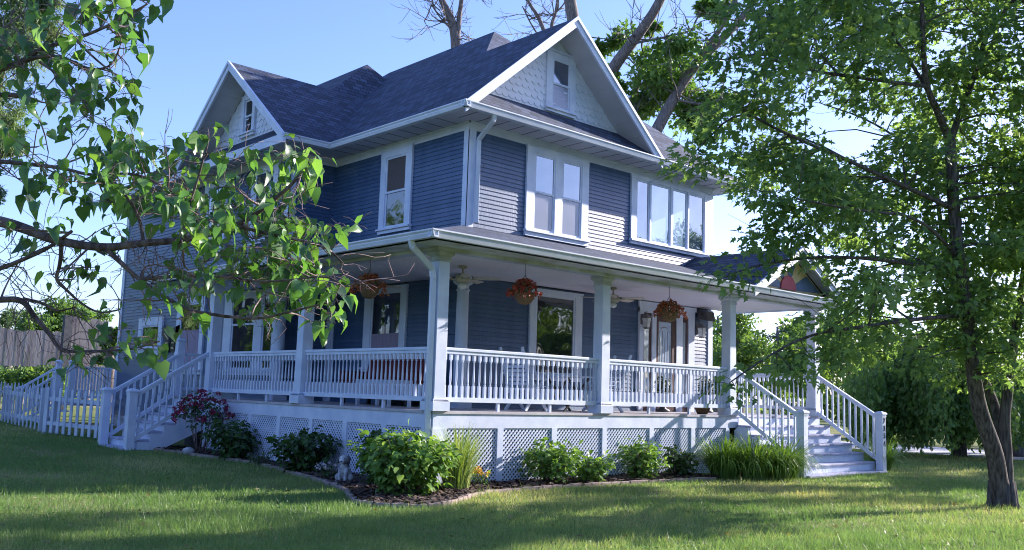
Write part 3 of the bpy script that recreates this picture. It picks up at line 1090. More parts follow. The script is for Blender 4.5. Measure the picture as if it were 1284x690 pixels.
# ================================================================== STEPS
def stair(name, label, axis, lo, hi, rail_los, n=6, newel_number=None, zb=0.20):
    """Wooden steps leaving the porch edge (at 0) towards -axis; lo..hi is the width across."""
    def P(a, s, z):                     # a: distance out from the porch edge, s: across
        return (s, -a, z) if axis == 'y' else (-a, s, z)
    base = P(0.8, (lo + hi) / 2, G0)
    t = thing(name, label, 'steps', base)
    rise, run = (DZ - 0.02 - zb) / n, 0.252
    for k in range(n):
        z = DZ - 0.02 - rise * (k + 1)
        a0 = 0.06 + run * k
        m = MB()
        m.box(*P(a0 + 0.001, lo + 0.03, z - 0.04), *P(a0 + run + 0.035, hi - 0.03, z))
        m.build('tread', M['tread'], t, bevel=0.008)
        m = MB()
        m.box(*P(a0 - 0.02, lo + 0.05, z + 0.001), *P(a0, hi - 0.05, z + rise - 0.041))
        m.build('riser', M['white'], t)
    m = MB()
    a0 = 0.06 + run * n
    m.box(*P(a0 - 0.02, lo + 0.05, G0 - 0.1), *P(a0, hi - 0.05, zb - 0.041))
    m.build('riser', M['white'], t)
    # sawtooth stringer on each side
    for s in (lo, hi - 0.045):
        poly = []
        for k in range(n):
            z = DZ - 0.02 - rise * (k + 1) - 0.041
            poly += [(0.06 + run * k, z), (0.06 + run * (k + 1), z)]
        # lower edge
        pts = [(-0.005, DZ - 0.3)] + [(0.06, DZ - 0.24)] + poly + [(0.06 + run * n, G0 - 0.1), (0.06 + run * n - 0.35, G0 - 0.1), (-0.005, DZ - 0.62)]
        m = MB()
        if axis == 'y':
            m.prism([(-p[0], p[1]) for p in pts], 'x', s, s + 0.045)
        else:
            m.prism([(-p[0], p[1]) for p in pts], 'y', s, s + 0.045)
        m.build('stringer', M['white'], t)
    # newels, rails, balusters
    A = 1.46
    for q, (s, top0) in enumerate(rail_los):
        m = MB()
        c = P(A, s, G0 - 0.1)
        m.sqlathe([(0.078, 0.0), (0.078, 1.27)], c)
        nw = m.build('newel_post', M['white'], t, bevel=0.006)
        m = MB()
        m.sqlathe([(0.088, 1.23), (0.088, 1.25)], c)
        m.sqlathe([(0.10, 1.27), (0.10, 1.295), (0.085, 1.31), (0.03, 1.335)], c)
        m.build('post_cap', M['white'], nw)
        z1, z0 = RT - 0.02, 1.31
        m = MB()
        m.bar(P(0.0, s, z1), P(A - 0.07, s, z0), 0.075, 0.045)
        m.bar(P(0.0, s, z1 - 0.04), P(A - 0.07, s, z0 - 0.04), 0.045, 0.05)
        m.build('handrail', M['white'], t)
        m = MB()
        zb1, zb0 = DZ + 0.10, 0.42
        m.bar(P(0.0, s, zb1), P(A - 0.07, s, zb0), 0.05, 0.075)
        m.build('bottom_rail', M['white'], t)
        nb = 10
        for k in range(nb):
            a = 0.05 + (A - 0.15) * (k + 0.6) / nb
            f = a / (A - 0.07)
            zl, zh = zb1 + (zb0 - zb1) * f + 0.02, z1 + (z0 - z1) * f - 0.05
            m = MB()
            c = P(a, s, zl)
            if axis == 'y':
                m.sqlathe([(0.017, 0.0), (0.017, zh - zl)], c)
            else:
                h = zh - zl
                m.sqlathe([(0.019, 0.0), (0.019, h * 0.22)], c)
                m.lathe([(0.012, h * 0.22), (0.018, h * 0.25), (0.017, h * 0.4), (0.012, h * 0.7), (0.018, h * 0.74)], c, 6)
                m.sqlathe([(0.019, h * 0.74), (0.019, h)], c)
            m.build('baluster', M['white'], t)
        if newel_number is not None and q == newel_number:
            for k, ch in enumerate('7354'):
                cu = bpy.data.curves.new('digit', 'FONT')
                cu.body = ch
                cu.size = 0.155
                cu.extrude = 0.006
                cu.align_x = 'CENTER'
                ob = bpy.data.objects.new('digit_curve', cu)
                col.objects.link(ob)
                dg = bpy.context.evaluated_depsgraph_get()
                me = bpy.data.meshes.new_from_object(ob.evaluated_get(dg))
                bpy.data.objects.remove(ob)
                me.materials.clear()
                me.materials.append(M['black'])
                o = bpy.data.objects.new('house_number_digit', me)
                col.objects.link(o)
                o.parent = nw
                o.rotation_euler = (PI / 2, 0, 0)
                o.location = Vector(P(A + 0.084, s, 1.165 - 0.155 * k)) - wloc(nw)
    return t


front_steps = stair('front_steps', 'wide pale front steps with house number 7354 on the right newel', 'y', 7.50, 10.62, [(7.53, 0), (10.60, 0)], newel_number=1)
side_steps = stair('side_steps', 'narrow white shaded side steps beside the picket fence gate', 'x', 7.45, 8.90, [(7.49, 0), (8.86, 0)], zb=0.27)
# top post of the side steps
mb = MB()
mb.sqlathe([(0.078, 0.0), (0.078, 1.18)], (0.02, 8.92, DZ))
mb.sqlathe([(0.10, 1.18), (0.10, 1.205), (0.03, 1.245)], (0.02, 8.92, DZ))
mb.build('rail_post', M['white'], house, bevel=0.006)
mb = MB()
mb.box(0.09, 8.89, RT - 0.045, WX, 8.95, RT)
mb.box(0.09, 8.89, RB, WX, 8.95, RB + 0.07)
for k in range(9):
    mb.box(0.17 + k * 0.115, 8.905, RB + 0.06, 0.205 + k * 0.115, 8.935, RT - 0.04)
mb.build('end_railing', M['white'], house)

# the back stoop seen beyond the picket fence
sx, sy = 0.2, 15.9
bs = thing('back_stoop', 'small white back stoop with railed steps beyond the picket fence', 'stoop', (sx, sy + 0.5, 0.2))
mb = MB()
mb.box(0.1, 15.85, 0.85, 1.18, 17.2, 0.95)
mb.build('landing', M['tread'], bs)
for k in range(4):
    mb = MB()
    mb.box(-0.25 - 0.27 * k, 15.95, 0.68 - 0.17 * k, 0.099 - 0.27 * k, 17.1, 0.72 - 0.17 * k)
    mb.box(-0.23 - 0.27 * k, 15.97, 0.15, -0.20 - 0.27 * k, 17.08, 0.679 - 0.17 * k)
    mb.build('tread', M['white'], bs)
for y in (15.95, 17.1):
    for a, b in (((0.1, y, 0.95), (0.1, y, 2.0)), ((-1.15, y, 0.15), (-1.15, y, 1.25))):
        mb = MB()
        mb.sqlathe([(0.07, 0.0), (0.07, b[2] - a[2]), (0.09, b[2] - a[2] + 0.001), (0.09, b[2] - a[2] + 0.04), (0.02, b[2] - a[2] + 0.08)], a)
        mb.build('newel_post', M['white'], bs)
    mb = MB()
    mb.bar((0.03, y, 1.85), (-1.08, y, 1.1), 0.07, 0.05)
    mb.bar((0.03, y, 1.1), (-1.08, y, 0.4), 0.05, 0.07)
    for k in range(9):
        t = (k + 0.5) / 9
        mb.bar((0.03 - 1.11 * t, y, 1.1 - 0.7 * t), (0.03 - 1.11 * t, y, 1.85 - 0.75 * t), 0.03, 0.03)
    mb.build('handrail', M['white'], bs)
mb = MB()
mb.box(0.17, 15.92, 1.85, 1.15, 15.98, 1.9)
mb.box(0.17, 15.92, 1.05, 1.15, 15.98, 1.11)
for k in range(12):
    mb.box(0.2 + k * 0.08, 15.935, 1.1, 0.25 + k * 0.08, 15.965, 1.86)
mb.build('railing', M['white'], bs)

# ================================================================== ON THE PORCH
def fan(loc, rot, label):
    x, y, z = loc
    t = thing('ceiling_fan', label, 'ceiling fan', (x, y, CZ), 'ceiling fans under the porch ceiling')
    m = MB()
    m.lathe([(0.07, 0.0), (0.08, -0.03), (0.03, -0.05), (0.016, -0.055), (0.016, -0.14)][::-1], (x, y, CZ + 0.016), 14)
    m.build('downrod', M['fan_body'], t)
    m = MB()
    m.lathe([(0.03, -0.30), (0.10, -0.28), (0.125, -0.24), (0.125, -0.18), (0.09, -0.15), (0.03, -0.13)], (x, y, CZ + 0.016), 18)
    m.build('motor', M['fan_body'], t)
    for k in range(5):
        a = rot + 2 * PI * k / 5
        c, s = math.cos(a), math.sin(a)
        m = MB()
        zb = CZ - 0.20
        p = []
        for r, w in ((0.19, 0.05), (0.26, 0.062), (0.56, 0.072), (0.62, 0.06)):
            p.append((r, w))
        up = []
        for r, w in p:
            up.append((x + c * r - s * w, y + s * r + c * w, zb - 0.012))
        dn = []
        for r, w in reversed(p):
            dn.append((x + c * r + s * w, y + s * r - c * w, zb + 0.012))
        pts = up + dn
        m.quad(*pts)
        m.quad(*[(q[0], q[1], q[2] + 0.008) for q in reversed(pts)])
        for i in range(len(pts)):
            a_, b_ = pts[i], pts[(i + 1) % len(pts)]
            m.quad(b_, a_, (a_[0], a_[1], a_[2] + 0.008), (b_[0], b_[1], b_[2] + 0.008))
        b = m.build('fan_blade', M['fan_cream'], t)
        m = MB()
        m.bar((x + c * 0.09, y + s * 0.09, zb - 0.014), (x + c * 0.24, y + s * 0.24, zb - 0.014), 0.03, 0.008)
        m.build('blade_bracket', M['fan_body'], b)
    m = MB()
    m.ball((x, y, CZ - 0.32), 0.075, 0.075, 0.06, 12, 7)
    m.build('light_globe', M['lamp_glass'], t)
    return t


fan((1.45, 1.22, 0), 0.35, 'tarnished ceiling fan above the round column at the porch corner')
fan((5.15, 1.15, 0), 0.1, 'ceiling fan half hidden by the second front post from the corner')
fan((1.12, 3.55, 0), 0.75, 'ceiling fan in front of the wide window on the shaded side porch')


def lantern(loc, n, label):
    """n: the outward direction of the wall."""
    x, y, z = loc
    nx, ny = n
    t = thing('wall_lantern', label, 'lantern', (x, y, z), 'lanterns on the porch walls')
    m = MB()
    m.box(x - 0.05 * abs(ny) - 0.0 * abs(nx) - (0.0 if nx == 0 else 0), y - 0.05 * abs(nx), z - 0.10,
          x + 0.05 * abs(ny) + nx * 0.03, y + 0.05 * abs(nx) + ny * 0.03, z + 0.12)
    m.build('back_plate', M['pewter'], t)
    cx, cy = x + nx * 0.13, y + ny * 0.13
    m = MB()
    m.tube([(x + nx * 0.03, y + ny * 0.03, z + 0.05), (x + nx * 0.08, y + ny * 0.08, z + 0.16), (cx, cy, z + 0.17), (cx, cy, z + 0.10)], 0.01, 6)
    m.build('bracket', M['pewter'], t)
    m = MB()
    m.sqlathe([(0.085, 0.03), (0.075, 0.05), (0.03, 0.10), (0.01, 0.12)], (cx, cy, z))
    m.sqlathe([(0.04, -0.20), (0.05, -0.18), (0.05, -0.17)], (cx, cy, z))
    for sx_, sy_ in ((-1, -1), (1, -1), (1, 1), (-1, 1)):
        m.bar((cx + sx_ * 0.05, cy + sy_ * 0.05, z - 0.17), (cx + sx_ * 0.075, cy + sy_ * 0.075, z + 0.035), 0.01, 0.01)
    m.build('lantern_cage', M['pewter'], t)
    m = MB()
    m.sqlathe([(0.043, -0.168), (0.066, 0.028)], (cx, cy, z))
    m.build('lantern_glass', M['lamp_glass'], t)
    return t


lantern((7.21, HY - 0.0625, 3.19), (0, -1), 'pewter wall lantern on the left of the brown front door')
lantern((9.22, HY - 0.02, 3.12), (0, -1), 'pewter wall lantern on the sunlit boards right of the front door')
lantern((WX - 0.06, 7.68, 3.16), (-1, 0), 'wall lantern between the windows of the shaded side porch')
t = thing('porch_speaker', 'charcoal box speaker mounted high right of the front door', 'speaker', (9.36, 2.05, 3.5))
mb = MB()
mb.hexa([(9.14, 1.84, 3.30), (9.46, 1.84, 3.30), (9.46, 2.12, 3.36), (9.14, 2.12, 3.36), (9.14, 1.88, 3.52), (9.46, 1.88, 3.52), (9.46, 2.12, 3.56), (9.14, 2.12, 3.56)])
mb.build('cabinet', M['char'], t, bevel=0.015)
mb = MB()
mb.bar((9.3, 2.12, 3.47), (9.3, HY - 0.018, 3.47), 0.06, 0.05)
mb.tube([(9.06, 1.95, 3.45), (9.14, 1.95, 3.45)], 0.025, 8)
mb.build('bracket', M['black'], t)


# hanging baskets
def sprinkle(m, c, rx, ry, rz, n, size, flat=0.5, only_up=False):
    """Loose petals or small leaves: n little bent quads through an ellipsoid."""
    for _ in range(n):
        while True:
            p = np.array([random.uniform(-1, 1) for _ in range(3)])
            if 0.25 < np.linalg.norm(p) < 1 and (not only_up or p[2] > -0.2):
                break
        q = Vector((c[0] + p[0] * rx, c[1] + p[1] * ry, c[2] + p[2] * rz))
        nrm = (Vector(p) + Vector((random.uniform(-1, 1), random.uniform(-1, 1), random.uniform(-.6, 1))) * 0.8).normalized()
        a = nrm.orthogonal().normalized()
        a.rotate(Matrix.Rotation(random.uniform(0, 6.28), 3, nrm))
        b = nrm.cross(a)
        s = size * random.uniform(0.6, 1.25)
        m.quad(q - a * s, q - b * s * 0.55 + nrm * s * 0.15, q + a * s, q + b * s * 0.55 + nrm * s * 0.15)


def petal_mat(name, c0, c1):
    return noisy(name, c0, c1, scale=30, rough=0.6)


M['petal'] = petal_mat('orange_red_petals', (0.26, 0.045, 0.018), (0.46, 0.14, 0.045))
M['petal2'] = petal_mat('red_petals', (0.26, 0.026, 0.016), (0.46, 0.085, 0.035))
M['petal3'] = petal_mat('crimson_petals', (0.15, 0.008, 0.04), (0.30, 0.02, 0.085))
M['petal4'] = petal_mat('yellow_petals', (0.60, 0.34, 0.02), (0.78, 0.52, 0.06))
M['petal5'] = petal_mat('pale_petals', (0.45, 0.38, 0.42), (0.66, 0.60, 0.62))
M['basket_leaf'] = noisy('basket_leaves', (0.03, 0.06, 0.015), (0.08, 0.12, 0.03), scale=25, rough=0.6)


def basket(x, y, zc, label, pet, seed):
    random.seed(seed)
    t = thing('hanging_basket', label, 'hanging basket', (x, y, zc), 'flower baskets hanging along the porch')
    m = MB()
    m.lathe([(0.04, -0.17), (0.10, -0.145), (0.145, -0.08), (0.165, 0.0), (0.17, 0.02), (0.155, 0.02), (0.14, -0.02), (0.04, -0.03)], (x, y, zc), 20)
    m.build('basket', M['wicker'], t)
    m = MB()
    for k in range(3):
        a = 2 * PI * k / 3 + 0.4
        m.tube([(x + 0.155 * math.cos(a), y + 0.155 * math.sin(a), zc + 0.01), (x, y, zc + 0.30)], 0.004, 4)
    m.tube([(x, y, zc + 0.30), (x, y, CZ - 0.02)], 0.005, 4)
    m.build('chain', M['black'], t)
    m = MB()
    sprinkle(m, (x, y, zc + 0.06), 0.25, 0.25, 0.14, 240, 0.026)
    m.build('foliage', M['basket_leaf'], t)
    m = MB()
    for _ in range(125):
        a, r = random.uniform(0, 6.28), random.uniform(0.03, 0.31)
        zz = zc + 0.19 - r * r * 2.6 + random.uniform(-0.05, 0.04)
        sprinkle(m, (x + r * math.cos(a), y + r * math.sin(a), zz), 0.04, 0.04, 0.035, 7, 0.026)
    m.build('blossoms', M[pet], t)


basket(1.69, -0.05, 3.10, 'red flowered hanging basket between the corner post and the next front post', 'petal2', 21)
basket(5.35, -0.05, 3.10, 'hanging basket of rusty red flowers in front of the brown door', 'petal', 22)
basket(-0.05, 1.72, 3.13, 'orange flowered hanging basket on the shaded side of the porch corner', 'petal', 23)


# furniture
def deck_chair(x, y, rot, label):
    """A folding wooden porch chair: two crossed leg pairs, slatted seat and back, flat arms."""
    t = thing('folding_chair', label, 'chair', (x, y, DZ), 'white folding chairs on the front porch')
    c, s = math.cos(rot), math.sin(rot)

    def P(u, v, z):
        return (x + c * u - s * v, y + s * u + c * v, DZ + z)
    for v in (-0.25, 0.25):
        m = MB()
        m.bar(P(0.28, v, 0.0), P(-0.26, v, 0.62), 0.03, 0.05)
        m.build('leg', M['white2'], t)
        m = MB()
        m.bar(P(-0.28, v * 0.86, 0.0), P(0.26, v * 0.86, 0.60), 0.03, 0.05)
        m.build('leg', M['white2'], t)
        m = MB()
        m.bar(P(-0.30, v * 1.08, 0.63), P(0.32, v * 1.08, 0.63), 0.08, 0.025)
        m.build('armrest', M['white2'], t)
        m = MB()
        m.bar(P(-0.14, v * 0.95, 0.30), P(-0.44, v * 0.95, 1.06), 0.03, 0.05)
        m.build('back_frame', M['white2'], t)
    m = MB()
    for k in range(6):
        u = 0.24 - k * 0.085
        m.bar(P(u, -0.23, 0.42 - k * 0.012), P(u, 0.23, 0.42 - k * 0.012), 0.06, 0.018)
    m.build('seat', M['white2'], t)
    m = MB()
    for k in range(8):
        f = 0.2 + 0.095 * k
        m.bar(P(-0.14 - 0.30 * f, -0.22, 0.30 + 0.76 * f), P(-0.14 - 0.30 * f, 0.22, 0.30 + 0.76 * f), 0.016, 0.052)
    m.build('backrest', M['white2'], t)


deck_chair(2.75, 0.98, 0.15, 'white folding chair left of the small porch table')
deck_chair(4.70, 0.95, PI - 0.2, 'white folding chair right of the small porch table')
t = thing('folding_table', 'small slatted white table with crossed black legs between two chairs', 'table', (3.75, 0.95, DZ))
mb = MB()
for k in range(6):
    mb.box(3.42, 0.64 + k * 0.108, DZ + 0.60, 4.08, 0.73 + k * 0.108, DZ + 0.625)
mb.build('tabletop', M['white'], t)
for y in (0.70, 1.20):
    for sg in (-1, 1):
        mb = MB()
        mb.bar((3.75 - 0.32 * sg, y + 0.02 * sg, DZ), (3.75 + 0.30 * sg, y + 0.02 * sg, DZ + 0.598), 0.025, 0.035)
        mb.build('leg', M['black'], t)


def urn(x, y, label, seed):
    random.seed(seed)
    t = thing('planter_urn', label, 'planter', (x, y, DZ), 'dark planters beside the front door')
    m = MB()
    m.lathe([(0.15, 0.0), (0.155, 0.04), (0.07, 0.08), (0.07, 0.12), (0.16, 0.22), (0.19, 0.36), (0.205, 0.40), (0.18, 0.40), (0.16, 0.36)], (x, y, DZ), 16)
    m.build('pot', M['char'], t)
    m = MB()
    sprinkle(m, (x, y, DZ + 0.55), 0.19, 0.19, 0.22, 320, 0.04)
    m.build('foliage', M['basket_leaf'], t)


urn(7.42, 1.72, 'dark planter urn on the left of the front door', 31)
urn(8.95, 1.72, 'dark planter urn on the right of the front door', 32)
t = thing('planter_pot', 'low clay bowl of bright leaves by the post at the front steps', 'planter', (7.02, 0.42, DZ))
random.seed(33)
mb = MB()
mb.lathe([(0.10, 0.0), (0.15, 0.10), (0.16, 0.13), (0.14, 0.13), (0.12, 0.10)], (7.02, 0.42, DZ), 14)
mb.build('pot', M['wicker'], t)
M['bright_leaf'] = noisy('bright_leaves', (0.10, 0.20, 0.03), (0.24, 0.34, 0.06), scale=25, rough=0.6)
mb = MB()
sprinkle(mb, (7.02, 0.42, DZ + 0.17), 0.17, 0.17, 0.09, 150, 0.04)
mb.build('foliage', M['bright_leaf'], t)

# side porch: dark red porch sofa and pale table
t = thing('porch_sofa', 'dark red cushioned sofa behind the shaded side railing', 'sofa', (1.75, 3.6, DZ))
mb = MB()
mb.box(1.38, 2.55, DZ + 0.12, 2.10, 4.75, DZ + 0.30)
for y in (2.6, 4.63):
    for x in (1.42, 2.0):
        mb.box(x, y, DZ, x + 0.06, y + 0.06, DZ + 0.119)
mb.build('frame', M['black'], t)
for k in range(3):
    y = 2.72 + k * 0.63
    mb = MB()
    mb.box(1.36, y, DZ + 0.301, 1.95, y + 0.61, DZ + 0.45)
    mb.build('seat_cushion', M['red_cushion'], t, bevel=0.04)
    mb = MB()
    mb.hexa([(1.86, y, DZ + 0.46), (2.02, y, DZ + 0.46), (2.02, y + 0.61, DZ + 0.46), (1.86, y + 0.61, DZ + 0.46),
             (1.96, y, DZ + 0.92), (2.10, y, DZ + 0.92), (2.10, y + 0.61, DZ + 0.92), (1.96, y + 0.61, DZ + 0.92)])
    mb.build('back_cushion', M['red_cushion'], t, bevel=0.04)
for y in (2.52, 4.64):
    mb = MB()
    mb.box(1.40, y, DZ + 0.301, 2.08, y + 0.15, DZ + 0.62)
    mb.build('armrest', M['red_cushion'], t, bevel=0.03)
t = thing('coffee_table', 'pale slatted low table in front of the dark red sofa', 'table', (0.85, 2.6, DZ))
mb = MB()
for k in range(5):
    mb.box(0.62 + k * 0.1, 2.0, DZ + 0.42, 0.70 + k * 0.1, 3.0, DZ + 0.445)
mb.box(0.62, 2.0, DZ + 0.35, 1.1, 3.0, DZ + 0.419)
mb.build('tabletop', M['white2'], t)
for x in (0.63, 1.04):
    for y in (2.01, 2.94):
        mb = MB()
        mb.box(x, y, DZ, x + 0.05, y + 0.05, DZ + 0.349)
        mb.build('leg', M['white2'], t)

# the dark butterfly ornament on the side wall (black wings, pale streaks)
t = thing('butterfly_ornament', 'black butterfly wall ornament near the top of the side steps', 'wall ornament', (WX - 0.03, 12.2, 2.6))
for sg in (-1, 1):
    mb = MB()
    pts = [(0.02, -0.28), (0.30, -0.34), (0.44, -0.16), (0.30, -0.03), (0.52, 0.14), (0.50, 0.36), (0.22, 0.30), (0.02, 0.12)]
    pl = [(12.2 + sg * a, 2.6 + b) for a, b in pts]
    mb.prism(pl if sg > 0 else pl[::-1], 'x', WX - 0.055, WX - 0.035)
    wg = mb.build('wing', M['black'], t)
    mb = MB()
    for a, b, c_, d in ((0.10, -0.2, 0.26, -0.22), (0.12, 0.02, 0.36, 0.16), (0.12, -0.08, 0.26, -0.08)):
        mb.bar((WX - 0.058, 12.2 + sg * a, 2.6 + b), (WX - 0.058, 12.2 + sg * c_, 2.6 + d), 0.006, 0.03, up=(0, 0, 1))
    mb.build('wing_streak', M['yellow_paint'], wg)
mb = MB()
mb.tube([(WX - 0.06, 12.2, 2.30), (WX - 0.06, 12.2, 2.55), (WX - 0.06, 12.2, 2.78)], [0.02, 0.035, 0.015], 8)
mb.box(WX - 0.06, 12.18, 2.5, WX - 0.014, 12.22, 2.6)
mb.build('body', M['black'], t)

# ================================================================== FENCES
def picket(name, label, a, b, n, h=1.05):
    a, b = Vector((a[0], a[1], gz(a[0], a[1]))), Vector((b[0], b[1], gz(b[0], b[1])))
    t = thing(name, label, 'fence', (a + b) / 2, 'sections of the white picket fence')
    d = (b - a).normalized()
    nrm = Vector((d.y, -d.x, 0))
    if nrm.dot(Vector((CAM_P[0], CAM_P[1], 0)) - Vector((a.x, a.y, 0))) < 0:
        nrm = -nrm
    L = (b - a).length
    for hz in (0.25, 0.78):
        m = MB()
        m.bar(a + Vector((0, 0, hz)), b + Vector((0, 0, hz)), 0.035, 0.085)
        m.build('rail', M['white2'], t)
    for q in (a, b):
        m = MB()
        c = q - nrm * 0.05
        m.sqlathe([(0.045, -0.2), (0.045, h - 0.05)], c)
        m.build('fence_post', M['white2'], t)
    for k in range(n):
        p = a + d * (L * (k + 0.5) / n) + nrm * 0.03
        w, th = 0.043, 0.01
        hh = h * random.uniform(0.97, 1.02)
        m = MB()
        lean = d * random.uniform(-0.012, 0.012)
        for_pts = [(-w, 0.04), (w, 0.04), (w, hh - 0.07), (0, hh), (-w, hh - 0.07)]
        fr = [p + d * u + Vector((0, 0, v)) + lean * v + nrm * th for u, v in for_pts]
        bk = [q - nrm * 2 * th for q in fr]
        i0 = len(m.v)
        m.v += [tuple(q) for q in fr] + [tuple(q) for q in bk]
        m.f.append(tuple(range(i0, i0 + 5)))
        m.f.append(tuple(range(i0 + 9, i0 + 4, -1)))
        for q in range(5):
            r = (q + 1) % 5
            m.f.append((i0 + q, i0 + 5 + q, i0 + 5 + r, i0 + r))
        m.build('picket', M['white2'], t)
    return t


random.seed(5)
f0, f1, f2, f3 = W(-22, 480, 26.2), W(53, 480, 21.8), W(59, 480, 21.2), W(131, 480, 20.2)
picket('picket_fence', 'longer white picket section running off the left edge', f0, f1, 17)
picket('picket_gate', 'white picket gate section between the tall square post and the side steps', f2, f3, 9, h=1.06)
g3 = W(73, 480, 21.35)
zt = 1.55
mb = MB()
mb.sqlathe([(0.085, -0.2), (0.085, zt - 0.2), (0.10, zt - 0.199), (0.10, zt - 0.16), (0.02, zt - 0.1)], (g3[0], g3[1], gz(g3[0], g3[1])))
tag(mb.build('gate_post', M['white2']), 'tall white square gate post behind the picket gate', 'post')


def board_fence(a, b, z0, z1, name, label, jag=0.05):
    a, b = Vector((a[0], a[1], 0)), Vector((b[0], b[1], 0))
    t = thing(name, label, 'fence', ((a.x + b.x) / 2, (a.y + b.y) / 2, z0), 'weathered board fence behind the picket fence')
    d = (b - a).normalized()
    n = int((b - a).length / 0.15)
    m = MB()
    for k in range(n):
        p = a + d * (0.15 * (k + 0.5))
        zt = z1 + random.uniform(-jag, jag)
        m.bar(p + Vector((0, 0, z0)) , p + Vector((0, 0, zt)), 0.02 + random.uniform(0, 0.008), 0.142, up=d)
    m.build('boards', M['fence_wood'], t)
    return t


fb2 = W(77, 470, 33)
fa = fb2 + np.array([-5.2, 0.9, 0.0])
random.seed(9)
t = board_fence((fa[0], fa[1]), (fb2[0], fb2[1]), 1.95, 3.2, 'board_fence', 'weathered grey board fence raised over a dark hedge')
for f_ in (0.0, 0.42):
    p = fb2 + (fa - fb2) * (1 - f_) + np.array([0, 0.15, 0])
    mb = MB()
    mb.box(p[0] - 0.12, p[1] - 0.12, 0.1, p[0] + 0.12, p[1] + 0.12, 3.3)
    mb.build('fence_post', M['fence_wood'], t)
fa = W(84, 470, 32.6)
fb2 = fa + np.array([1.25, -0.2, 0.0])
t = board_fence((fa[0], fa[1]), (fb2[0], fb2[1]), 1.2, 3.65, 'board_fence', 'taller weathered board fence panel right of the dark post', 0.08)
p = W(79, 470, 32.4)
mb = MB()
mb.box(p[0] - 0.13, p[1] - 0.13, 0.1, p[0] + 0.13, p[1] + 0.13, 3.75)
tag(mb.build('utility_post', M['post_wood']), 'dark square post rising between the two board fence panels', 'post')

# ================================================================== THE GARDEN BED
edge_px = [(182, 566), (255, 574), (330, 582), (380, 596), (425, 609), (438, 616), (441, 625), (455, 630), (500, 634), (545, 633), (572, 628), (590, 620), (625, 615), (680, 611), (760, 606), (850, 602), (905, 599)]
edge = [ground(u, v, 0.19) for u, v in edge_px]
random.seed(3)


def resample(pts, step):
    out = [Vector(pts[0])]
    acc = 0.0
    for a, b in zip(pts[:-1], pts[1:]):
        a, b = Vector(a), Vector(b)
        L = (b - a).length
        t = step - acc
        while t <= L:
            out.append(a + (b - a) * (t / L))
            t += step
        acc = L - (t - step)
    return out


def smooth_pts(pts, n=3):
    p = [np.array(q, float) for q in pts]
    for _ in range(n):
        q = [p[0]]
        for a, b in zip(p[:-1], p[1:]):
            q += [0.75 * a + 0.25 * b, 0.25 * a + 0.75 * b]
        q.append(p[-1])
        p = q
    return p


es = smooth_pts(edge, 2)
mb = MB()
rs = resample([(q[0], q[1], 0.0) for q in es], 0.215)
for a, b in zip(rs[:-1], rs[1:]):
    d = (b - a).normalized()
    s = Vector((-d.y, d.x, 0))
    ga = gz((a.x + b.x) / 2, (a.y + b.y) / 2)
    zt = ga + 0.05 + random.uniform(-0.008, 0.008)
    o = s * random.uniform(-0.008, 0.008)
    a2, b2 = a + d * 0.006 + o, b - d * 0.006 + o
    w = 0.05
    mb.hexa([a2 - s * w + Vector((0, 0, 0.05)), b2 - s * w + Vector((0, 0, 0.05)), b2 + s * w + Vector((0, 0, 0.05)), a2 + s * w + Vector((0, 0, 0.05)),
             a2 - s * w * .85 + Vector((0, 0, zt)), b2 - s * w * .85 + Vector((0, 0, zt)), b2 + s * w * .85 + Vector((0, 0, zt)), a2 + s * w * .85 + Vector((0, 0, zt))])
tag(mb.build('garden_edging', M['brick'], bevel=0.008), 'curving row of faded edging blocks round the planting bed', 'garden edging')
# mulch sheet between edging and porch
poly = [(q[0], q[1]) for q in es]
mb = MB()
zz = 0.188


def zm(p):
    return gz(p[0], p[1]) + 0.03


inner = []
for q in poly:
    inner.append((min(max(q[0], 0.3), 7.3) if q[1] < 0.3 or q[0] > 0 else 0.3, max(q[1], 0.3) if q[0] < 0.3 else 0.3))
inner = [(0.3, min(max(q[1], 0.3), 7.4)) if (q[0] < 0.0 and q[1] > 0.0) else (min(max(q[0], 0.3), 7.4), 0.3) for q in poly]
for k in range(len(poly) - 1):
    a, b, c_, d = poly[k], poly[k + 1], inner[k + 1], inner[k]
    mb.quad((a[0], a[1], zm(a)), (b[0], b[1], zm(b)), (c_[0], c_[1], zm(c_) + 0.02), (d[0], d[1], zm(d) + 0.02))
mul = mb.build('mulch_bed', M['mulch'])
mul['kind'] = 'structure'
# loose chips on it
mb = MB()
for _ in range(5200):
    k = random.randrange(len(poly) - 1)
    f, g_ = random.random(), random.random() ** 1.3
    a = [poly[k][i] + (poly[k + 1][i] - poly[k][i]) * f for i in (0, 1)]
    b = [inner[k][i] + (inner[k + 1][i] - inner[k][i]) * f for i in (0, 1)]
    x, y = a[0] + (b[0] - a[0]) * g_, a[1] + (b[1] - a[1]) * g_
    if x > 0.05 and y > 0.05:
        continue
    ang = random.uniform(0, 6.28)
    l, w = random.uniform(0.02, 0.06), random.uniform(0.008, 0.02)
    c_, s_ = math.cos(ang), math.sin(ang)
    z = zm((x, y)) + 0.01 + random.uniform(0, 0.025)
    t_ = random.uniform(-0.02, 0.02)
    mb.quad((x - c_ * l - s_ * w, y - s_ * l + c_ * w, z - t_), (x - c_ * l + s_ * w, y - s_ * l - c_ * w, z - t_ + 0.006),
            (x + c_ * l + s_ * w, y + s_ * l - c_ * w, z + t_ + 0.006), (x + c_ * l - s_ * w, y + s_ * l + c_ * w, z + t_))
tag(mb.build('mulch_chips', M['chip']), kind='stuff')

# stone dog by the lattice, white rock under the red flowers
sx, sy = -0.78, 1.02
t = thing('dog_statue', 'small weathered white stone dog sitting beside the lattice', 'statue', (sx, sy, 0.19))
mb = MB()
dd = Vector((-0.7, -0.55, 0)).normalized()


